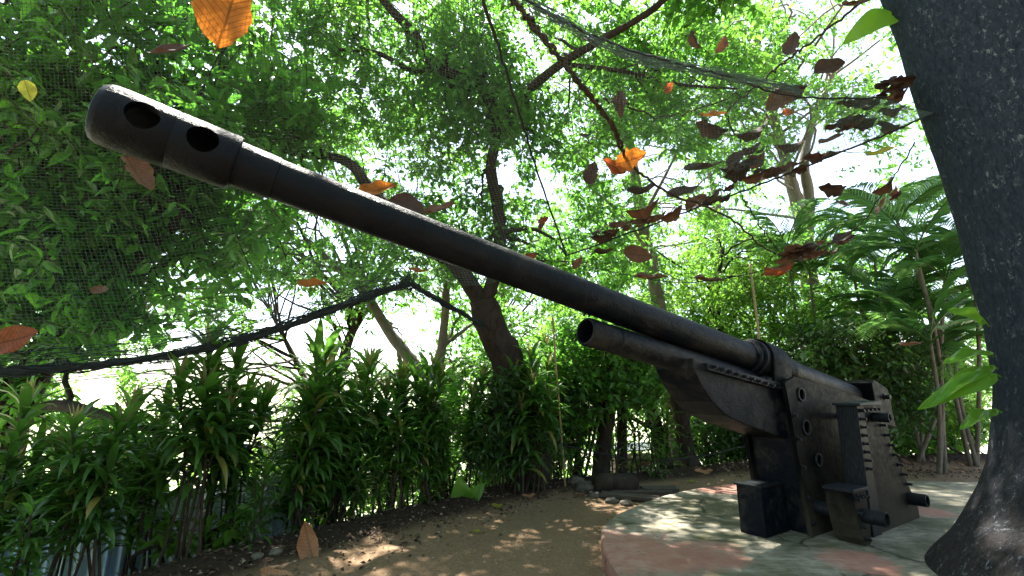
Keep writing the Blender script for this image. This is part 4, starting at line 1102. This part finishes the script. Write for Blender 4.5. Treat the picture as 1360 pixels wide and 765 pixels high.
def dead_leaf(px, py, size, ang, face, mat, d_, label, group='dead leaves caught on the net', name='dead_leaf', shape=0, roll=0, pos=None, nrm=None, length=None):
    key = (mat, shape)
    if key not in DM:
        curl, fold, wr, rg = [(.35, .5, .27, .15), (-.3, .9, .22, .3), (.6, .25, .3, .25), (.9, 1.2, .2, .4), (.1, .25, .31, .05), (.22, .3, .22, .04)][shape]
        DM[key] = dead_mesh(name, mat, curl, fold, shape * 7 + len(DM), wr, rg)
    o = bpy.data.objects.new(name, DM[key]); C.objects.link(o)
    p = P(px, py, d_) if pos is None else np.asarray(pos)
    L_ = size / F * d_ if length is None else length
    a = R(ang)
    dr = RGT * math.cos(a) + UPV * math.sin(a)
    nn = nz(nz(EYE - p) * face + np.array([0, 0, 1.0]) * (1 - face) * (-1 if shape == 1 else 1)) if nrm is None else nz(nrm)
    if nrm is not None: dr = np.array([math.cos(a), math.sin(a), 0])
    nn = nz(nn - dr * (nn @ dr)); sd = np.cross(dr, nn)
    mw = Matrix(((sd[0], dr[0], nn[0], p[0]), (sd[1], dr[1], nn[1], p[1]), (sd[2], dr[2], nn[2], p[2]), (0, 0, 0, 1)))
    o.matrix_world = mw @ Matrix.Rotation(R(roll), 4, 'Y') @ Matrix.Scale(L_, 4)
    return tag(o, label, 'leaf', group)
def rd(px): return 6 - (px - 750) / 490 * 1.9
DL = [(306, 12, 108, 72, .9, 'dead_orange', 2.6, 4, 'glowing orange leaf on the net at the top left edge'),
      (228, 70, 56, 8, .5, 'dead_dark', 2.9, 0, 'dark crumpled leaf just below the glowing orange leaf'),
      (37, 121, 30, -70, .8, 'dead_yellow', 3.1, 4, 'small yellow oval leaf hanging at the upper left'),
      (182, 233, 58, -55, .65, 'dead_brown', 3.7, 0, 'folded brown leaf hanging under the muzzle brake'),
      (18, 452, 70, 15, .75, 'dead_red', 4.1, 4, 'dull red leaf resting on the rolled net at the left edge'),
      (503, 253, 52, 14, .5, 'dead_orange', 4.4, 0, 'orange veined leaf, leftmost of three on the net above the barrel'),
      (541, 273, 48, -25, .7, 'dead_dark', 4.5, 4, 'round dark leaf in the middle of three above the barrel'),
      (584, 281, 48, 18, .5, 'dead_brown', 4.6, 0, 'brown curled leaf, rightmost of three on the net above the barrel'),
      (415, 379, 40, 5, .45, 'dead_orange', 4.75, 0, 'striped orange brown leaf under the barrel above the rolled net'),
      (556, 361, 26, -8, .5, 'dead_orange', 5.2, 2, 'little orange leaf at the peak of the rolled net'),
      (703, 343, 22, 10, .5, 'dead_red', 5.6, 2, 'small rusty leaf peeping over the barrel near the centre cord'),
      (722, 293, 16, 30, .6, 'dead_red', 5.4, 2, 'tiny red leaf left of the centre cord'),
      (720, 300, 14, 60, .6, 'dead_brown', 5.5, 0, 'tiny brown leaf under the tiny red leaf'),
      (785, 231, 32, 80, .8, 'dead_dark', 4.9, 2, 'round black leaf hanging left of the orange leaf on the vine'),
      (836, 213, 44, 18, .75, 'dead_orange', 4.1, 2, 'vivid orange leaf at the end of the thick vine'),
      (815, 222, 34, 150, .6, 'dead_red', 4.12, 0, 'red brown leaf clinging left of the vivid orange leaf'),
      (824, 138, 36, -80, .6, 'dead_dark', 4.2, 1, 'dark leaf dangling from the twiggy branch above the vivid orange leaf'),
      (777, 181, 14, 0, .5, 'dead_dark', 4.5, 2, 'very small black leaf near the thick vine'),
      (948, 154, 36, 8, .5, 'dead_orange', 4.8, 0, 'orange leaf on the bare branch with a dark leaf under it'),
      (946, 169, 46, -12, .4, 'dead_dark', 4.8, 1, 'dark leaf right beneath the orange leaf on the bare branch'),
      (1000, 172, 48, 25, .4, 'dead_dark', 4.8, 1, 'dark pointed leaf on the bare branch right of the orange one'),
      (933, 225, 56, 10, .3, 'dead_dark', 5.1, 0, 'long thin dark leaf lying between the cord and the bare branch'),
      (906, 258, 46, 15, .4, 'dead_dark', 5.2, 0, 'dark leaf upon the drooping vine right of the vivid orange leaf'),
      (855, 274, 48, 22, .4, 'dead_brown', 5.3, 1, 'brown leaf tilted below the vivid orange leaf'),
      (852, 258, 40, 10, .5, 'dead_dark', 5.25, 3, 'curled dark leaf just over the tilted brown leaf'),
      (847, 339, 40, -4, .6, 'dead_brown', 5.8, 4, 'oval brown leaf floating in the white gap below the straight cord'),
      (864, 371, 44, 0, .35, 'dead_brown', 6.4, 0, 'flat brown leaf crossing the slender grey trunk'),
      (941, 374, 40, -5, .4, 'dead_brown', 6.5, 0, 'brown leaf on the low cord right of the slender trunk'),
      (801, 338, 26, 5, .5, 'dead_dark', 5.9, 3, 'small dark curled leaf beneath the straight cord'),
      (768, 350, 20, 60, .6, 'dead_brown', 6.0, 2, 'small brown leaf where the cords meet at the barrel'),
      (923, 53, 26, -60, .5, 'dead_dark', 4.0, 1, 'narrow dark leaf hanging high right of the centre'),
      (958, 58, 28, 60, .5, 'dead_brown', 4.1, 1, 'narrow brown leaf next to the high narrow dark leaf'),
      (888, 118, 18, 60, .7, 'dead_red', 4.3, 2, 'tiny red leaf above the twiggy branch'),
      (1139, 7, 44, 12, .5, 'dead_brown', 4.4, 0, 'brown leaf at the top edge beside the big green vine leaf'),
      (1052, 60, 32, 80, .7, 'dead_dark', 4.6, 2, 'black curled leaf on the bare branch near the top'),
      (1101, 90, 44, 15, .7, 'dead_dark', 4.6, 4, 'broad dark leaf hanging left of the big trunk'),
      (1052, 118, 48, 12, .45, 'dead_dark', 4.7, 1, 'dark leaf lying over the reddish pointed leaf'),
      (1036, 137, 46, 28, .6, 'dead_brown', 4.7, 0, 'reddish pointed leaf under the folded net edge'),
      (1045, 150, 16, 0, .7, 'dead_red', 4.8, 2, 'small red leaf beside the reddish pointed leaf'),
      (1053, 190, 42, 15, .4, 'dead_dark', 4.8, 1, 'jagged black leaf above the straight cord'),
      (1105, 187, 36, 22, .4, 'dead_brown', 4.6, 0, 'brown leaf on the straight cord next to the big heap'),
      (1107, 249, 40, 4, .35, 'dead_dark', 5.3, 1, 'grey leaf silhouetted in the white sky gap'),
      (1119, 271, 20, -10, .6, 'dead_brown', 5.4, 4, 'small brown leaf right under the silhouetted grey leaf'),
      (1174, 245, 36, 40, .5, 'dead_brown', 5.0, 1, 'brown leaf on the sagging cord near the big trunk'),
      (1172, 204, 40, 18, .4, 'dead_yellow', 5.0, 0, 'yellow leaf left of the big trunk'),
      (1181, 171, 40, -10, .5, 'dead_dark', 4.4, 0, 'dark leaf under the big heap by the trunk'),
      (1036, 354, 44, 12, .4, 'dead_red', 5.9, 1, 'long red brown leaf at the lower end of the leaf heap'),
      (1028, 367, 30, 5, .5, 'dead_red', 6.0, 0, 'rusty leaf lowest under the leaf heap'),
      (1210, 459, 30, 5, .4, 'dead_brown', 6.5, 0, 'single brown leaf hanging before the palm stems'),
      (134, 387, 26, 0, .5, 'dead_brown', 4.1, 2, 'small brown scrap on the net above the rolled edge'),
      (718, 294, 12, 0, .5, 'dead_red', 5.3, 2, 'reddest scrap on the centre cord')]
for px, py, sz, an, fc, mt, d_, shp, lab in DL:
    dead_leaf(px, py, sz, an, fc, mt, d_, lab, shape=shp, roll=random.uniform(-25, 25))
heaps = [(1120, 200, 110, 10, 13, 22, 4.65, 'dead leaf in the loose drift along the straight cord between the heaps'),
         (905, 280, 100, 9, 11, 20, 5.35, 'dead leaf in the thin drift along the lower half of the straight cord'),
         (1165, 128, 45, 14, 20, 22, 4.3, 'shrivelled dark leaf in the heap on the net touching the big trunk'),
         (1150, 155, 45, 12, 15, 25, 4.4, 'shrivelled dark leaf in the heap on the net touching the big trunk'),
         (1000, 212, 42, 18, 15, 24, 4.9, 'withered leaf in the middle heap along the straight cord'),
         (1000, 240, 34, 10, 7, 24, 4.9, 'withered leaf in the middle heap along the straight cord'),
         (826, 302, 42, 9, 10, 16, 5.7, 'blackish leaf in the thin drift above the straight cord left end'),
         (1085, 332, 50, 16, 20, 22, 5.8, 'withered leaf in the lower heap above the palms'),
         (1180, 268, 18, 22, 4, 48, 5.1, 'withered leaf in the lower heap above the palms')]
for cx, cy_, rx, ry, n_, an, d_, lab in heaps:
    for j in range(n_):
        t = random.uniform(-1, 1); c_, s_ = math.cos(R(an)), math.sin(R(an)); v_ = random.uniform(-.6, .6)
        dead_leaf(cx + t * rx * c_ + v_ * ry * s_, cy_ - t * rx * s_ + v_ * ry * c_, random.uniform(13, 36), an + random.uniform(-18, 18), random.uniform(.25, .6), random.choice(['dead_dark', 'dead_dark', 'dead_brown']),
                  d_ + random.uniform(-.12, .12), lab, shape=random.choice([0, 1, 3, 1]), roll=random.uniform(-30, 30))
# on the ground
g1 = G(410, 742); dead_leaf(410, 720, 58, 104, .85, 'dead_tan', proj(g1)[2] - .05, 'upright tan leaf standing in the mulch at the hedge foot', 'fallen leaves on the ground', 'fallen_leaf', 5)
g1 = G(372, 768); dead_leaf(372, 770, 60, 160, .6, 'dead_tan', proj(g1)[2], 'tan leaf cut off by the bottom edge of the photo', 'fallen leaves on the ground', 'fallen_leaf', 5)
def ground_leaf(px, py, L_, ang, mat, label, z=None, shape=2):
    p = G(px, py); zz_ = float(ground_z(p[:2])[0]) if z is None else z
    p = G(px, py, zz_ + .02)
    dead_leaf(0, 0, 0, ang, 0, mat, 1, label, 'fallen leaves on the ground', 'fallen_leaf', shape, pos=p, nrm=(random.uniform(-.2, .2), -.25, 1), length=L_)
ground_leaf(935, 628, .32, 0, 'dead_tan', 'large reddish tan leaf on the bank behind the platform')
ground_leaf(918, 640, .16, 40, 'dead_yellow', 'pale green fallen leaf at the platform back edge')
ground_leaf(898, 643, .12, 10, 'dead_tan', 'small tan leaf at the rim of the platform')
ground_leaf(702, 660, .2, 20, 'dead_tan', 'pinkish leaf near the foot of the main trunk')
ground_leaf(661, 673, .16, 0, 'dead_yellow', 'pale leaf lying on the mulch edge')
ground_leaf(633, 706, .10, 30, 'dead_yellow', 'small pale leaf on the bare path')
ground_leaf(537, 722, .09, 60, 'dead_dark', 'small black leaf on the path')
ground_leaf(770, 658, .18, 15, 'dead_brown', 'curled brown leaf before the stump', shape=0)
ground_leaf(1070, 612, .24, 15, 'dead_brown', 'brown leaf on the bank behind the carriage')

# leaf litter and pebbles: uncountable
pos = []
while len(pos) < 5200:
    s_ = random.uniform(1.5, 16); q = hedge_at(min(s_, 11.5), random.gauss(-.25, .42)) if s_ < 11.6 else np.array([random.uniform(3.5, 9), 9.4 + random.gauss(0, .35)])
    pos.append(q)
pos = np.array(pos); z_ = ground_z(pos) + .012
nL = len(pos); p3 = np.column_stack([pos, z_])
az_ = RNG.uniform(0, 6.28, nL); dr = np.column_stack([np.cos(az_), np.sin(az_), RNG.normal(size=nL) * .35]); nr = np.array([0, 0, 1.0]) + RNG.normal(size=(nL, 3)) * .45
ls = RNG.uniform(.02, .075, nL)
def litter_mat():
    s = N('litter'); r_ = s.n('NewGeometry').outputs['Random Per Island']
    return s.done(s.ramp(r_, (0, (.02, .013, .01)), (.6, (.07, .042, .03)), (.85, (.15, .10, .07)), (1, (.3, .24, .18))), .8, spec=.2)
lit = mk('leaf_litter', [(*leaf_geo(p3, dr, nr, ls, ls * .5, 'simple'), 0)], litter_mat(), smooth=False)
tag(lit, 'dark leaf litter strewn along the foot of the hedge', 'leaf litter', kind='stuff')
pp = np.column_stack([RNG.uniform(-3.2, 4.5, 12000), RNG.uniform(2.5, 9.3, 12000)]); pp = pp[edge_dist(pp) < -.25]
pz = ground_z(pp); rr = RNG.uniform(.003, .011, len(pp)) * (1 + (RNG.uniform(size=len(pp)) > .97) * 1.2)
ico = np.array([(0, 0, 1), (1, 0, 0), (0, 1, 0), (-1, 0, 0), (0, -1, 0), (0, 0, -1)], float); icf = np.array([(0, 1, 2), (0, 2, 3), (0, 3, 4), (0, 4, 1), (5, 2, 1), (5, 3, 2), (5, 4, 3), (5, 1, 4)])
V = np.column_stack([pp, pz])[:, None] + ico[None] * rr[:, None, None] * RNG.uniform(.6, 1.3, (len(pp), 6, 1)) * [1, 1, .6]
base = (np.arange(len(pp)) * 6)[:, None, None]
def peb_mat():
    s = N('pebbles'); r_ = s.n('NewGeometry').outputs['Random Per Island']
    return s.done(s.ramp(r_, (0, (.09, .065, .04)), (.7, (.2, .155, .1)), (1, (.38, .33, .26))), .9, spec=.2)
pbs = mk('gravel', [(V.reshape(-1, 3), [(icf[None] + base).reshape(-1, 3)], 0)], peb_mat(), smooth=False)
tag(pbs, 'small loose pebbles scattered over the dirt path', 'gravel', kind='stuff')

# ------------------------------------------------------------------ climber on the big trunk
def big_leaf(base, tip, nrm, W, name, parent, off):
    base, tip = np.array(base), np.array(tip); dr = tip - base; L_ = np.linalg.norm(dr); dr /= L_
    sd = nz(np.cross(dr, nrm)); nn = np.cross(sd, dr); V = []; ny, nx = 12, 6
    for j in range(ny + 1):
        t = j / ny; w_ = W * (math.sin(math.pi * min(1, t ** .62)) ** .8 if 0 < t < 1 else 0) + .002
        for k in range(nx + 1):
            u = k / nx * 2 - 1
            V.append(base + dr * L_ * (t - .04 * abs(u) * (1 - t)) + sd * u * w_ + nn * (abs(u) * w_ * .28 - .16 * L_ * t * t + .012 * math.sin(10 * t + 4 * u)))
    i, k = np.meshgrid(np.arange(ny), np.arange(nx), indexing='ij'); a = i * (nx + 1) + k
    st = tube([base - dr * .06 + [.03, .02, -.03], base - dr * .03, base + dr * .02], .006, 6)
    return mk(name, [(np.array(V), [np.stack([a, a + 1, a + nx + 2, a + nx + 1], -1).reshape(-1, 4)], 0), (*st, 0)], M['vine'], parent, off=off)
vb = P(1330, 600, 3.2)
vine = empty('climbing_vine', vb, label='climber with big bright green leaves growing on the big trunk', cat='vine')
0 and mk('stem', [(*tube(catmull(pxpath([(1345, 640, 3.3), (1337, 560, 3.5), (1330, 500, 3.6), (1322, 450, 3.7), (1316, 400, 3.8)]), 8), .011, 7, .2), 0)], M['twig'], vine, off=vb)
for bpx, tpx, nr_, W_ in [((1318, 498, 3.4), (1226, 532, 3.3), (.0, -.75, .7), .075), ((1316, 487, 3.5), (1234, 520, 3.25), (.25, -.35, 1), .06), ((1312, 468, 3.5), (1258, 468, 3.3), (.1, -.5, 1), .06),
                          ((1305, 425, 3.6), (1270, 408, 3.5), (0, -1, .3), .06), ((1320, 545, 3.4), (1275, 560, 3.3), (.1, -.3, 1), .055)]:
    big_leaf(P(*bpx), P(*tpx), nr_, W_, 'leaf', vine, vb)
vb2 = P(1185, 20, 4.5)
vine2 = empty('climbing_vine', vb2, label='single large green leaf sprouting from the big trunk near the top of the photo', cat='vine')
big_leaf(P(1186, 18, 4.5), P(1128, 44, 4.3), (0, -1, .35), .13, 'leaf', vine2, vb2)
# banana sprout at the hedge foot
gb = on_ground(*G(618, 668)[:2])
ban = empty('banana_sprout', gb, label='bright green young banana sprout at the foot of the hedge', cat='plant')
dsp = proj(gb)[2]
big_leaf(P(614, 672, dsp), P(610, 634, dsp), (.1, -1, .5), .15, 'leaf', ban, gb); big_leaf(P(618, 672, dsp), P(643, 642, dsp), (.2, -1, .6), .11, 'leaf', ban, gb)

# hanging fern on the main tree
fb = P(738, 372, 6.7)
fern = empty('epiphyte_fern', fb, label='shaggy fern clinging to the main tree where the centre cord ends', cat='fern')
lf = []
for j in range(90):
    lf.append((*strap_leaf(np.array([random.uniform(-.12, .12), random.uniform(-.1, .1), random.uniform(-.1, .1)]), random.random() * 6.28, random.uniform(-.6, .9), random.uniform(.2, .5), .022, random.uniform(1.2, 2.6)), 0))
mk('leaves', lf, M['leaf_dark'], fern)
mk('root_ball', [(*tube([(0, 0, -.16), (0, 0, -.08), (0, 0, .04), (.02, 0, .1)], [.03, .11, .12, .03], 10, .4), 0)], M['bark_dark'], fern)

# ------------------------------------------------------------------ fence, shed, stump, planks, stones
A0, A1 = np.array([-5.2, 4.3]), np.array([-2.75, 6.6])
nW = 30; cnt = nW * 8 + 1; t = np.linspace(0, 1, cnt); dv = A1 - A0; nv = nz(np.array([-dv[1], dv[0]]))
xyw = A0 + dv * t[:, None] + nv * (.034 * np.sin(t * nW * 2 * math.pi))[:, None]
fz0, fz1 = -1.6, .42
V = np.concatenate([np.column_stack([xyw, np.full(cnt, fz0)]), np.column_stack([xyw, np.full(cnt, fz1)]), np.column_stack([xyw + nv * .006, np.full(cnt, fz1)]), np.column_stack([xyw + nv * .006, np.full(cnt, fz0)])])
a = np.arange(cnt - 1); q = [np.stack([a + k * cnt, a + 1 + k * cnt, a + 1 + (k + 1) * cnt, a + (k + 1) * cnt], -1) for k in range(3)]
fen = empty('fence', (A0[0], A0[1], fz0), label='blue and white corrugated metal fence behind the hedge at the lower left', cat='fence')
mk('corrugated_panel', [(V, q, 0)], M['fence'], fen, off=(A0[0], A0[1], fz0))
for t_ in (.0, .5, 1.0):
    p = A0 + dv * t_ + nv * .06
    mk('post', [(*box(p[0] - .03, p[0] + .03, p[1] - .03, p[1] + .03, fz0 - .4, fz1 + .04), 0)], M['plank'], fen, smooth=False, off=(A0[0], A0[1], fz0))
pn = P(262, 706, 5.2)
board = soften(mk('board', [(*box(-.16, .16, -.012, .012, -.2, .2), 0)], M['crate']), .003); board.location = pn; board.rotation_euler = (.1, -.25, .6)
tag(board, 'small white board leaning between the plants before the fence', 'board')
# shed on the slope
sc_ = P(852, 612, 11.5)
shed = empty('shed', (sc_[0], sc_[1], -1.9), .25, label='small shed with a tin roof and pink wall between the trunks', cat='shed')
z0 = sc_[2] + 1.9
soften(mk('wall', [(*box(-.75, .45, -.5, .5, -.3, z0 + .12), 0)], M['pinkwall'], shed), .01)
rf = [(-.95, z0 + .34), (.55, z0 + .36), (.75, z0 + .10), (.72, z0 + .08), (.53, z0 + .33), (-.95, z0 + .31)]
mk('roof', [(*extrude(rf, -.7, .7), 0)], M['tin'], shed, smooth=False)
soften(mk('post', [(*box(.47, .60, -.5, -.38, -.3, z0 + .28), 0)], M['rust'], shed), .005)
soften(mk('ledge', [(*box(-.9, .5, -.62, -.505, z0 - .2, z0 - .12), 0)], M['tin'], shed), .005)
# stump, planks, stones beside the platform
sp_ = on_ground(*G(818, 656)[:2])
th = np.linspace(-.33, .33, 9); stp_ = np.column_stack([th, np.zeros(9), np.full(9, .14)])
stump = mk('log', [(*tube(stp_, [.12, .145, .15, .14, .145, .15, .15, .145, .12], 18, .3), 0)], M['bark_dark']); stump.location = sp_; stump.rotation_euler = (0, .03, .15)
tag(stump, 'short dark log lying between the path and the strap plants', 'log')
for px, py, L_, rz, lab in [(852, 657, .95, .12, 'dark plank nearest the strap plants beside the log'), (836, 664, .8, -.35, 'mossy plank lying across the platform edge'), (876, 655, .55, .1, 'short plank touching the back of the platform')]:
    p = on_ground(*G(px, py)[:2]); o = soften(mk('plank', [(*box(-L_ / 2, L_ / 2, -.09, .09, 0, .05), 0)], M['plank']), .008)
    o.location = p + [0, 0, .03]; o.rotation_euler = (.05, .02, rz); tag(o, lab, 'plank', 'planks beside the log')
def stone(px, py, r_, lab, sq=.55):
    p = on_ground(*G(px, py)[:2]); bm = bmesh.new(); bmesh.ops.create_icosphere(bm, subdivisions=3, radius=r_)
    sd_ = random.random() * 50
    for v in bm.verts: v.co = v.co * (1 + .35 * noise.noise(v.co * (1.6 / r_) + Vector((sd_, 0, 0)))); v.co.z *= sq
    me = bpy.data.meshes.new('stone'); bm.to_mesh(me); bm.free(); me.materials.append(M['stone'])
    o = bpy.data.objects.new('stone', me); C.objects.link(o); o.location = p + [0, 0, r_ * sq * .4]
    for f_ in me.polygons: f_.use_smooth = True
    tag(o, lab, 'stone', 'stones along the back of the path')
for px, py, r_, lab in [(778, 654, .17, 'grey rounded stone left of the log'), (790, 661, .10, 'small stone before the grey rounded stone'), (812, 668, .09, 'pale flat stone in front of the log'), (832, 671, .08, 'flat stone near the platform rim'),
                        (765, 648, .12, 'dark stone beside the bamboo stick'), (366, 748, .06, 'stone at the hedge foot left of the upright tan leaf'), (340, 754, .05, 'small stone in the lower left mulch')]:
    stone(px, py, r_, lab)
# something blue glimpsed behind the hedge foot
tb = P(655, 640, 9.5)
tub = mk('tub', [(*ring_tube([(0, .001), (0, .26), (.22, .32), (.24, .34), (.25, .33), (.22, .30), (.02, .24), (.02, .001)], 24), 0)], M['blue'])
tub.rotation_euler = (0, -math.pi / 2, 0); tub.location = (tb[0], tb[1], tb[2] - .1); tag(tub, 'blue plastic tub on the slope behind the hedge', 'tub')
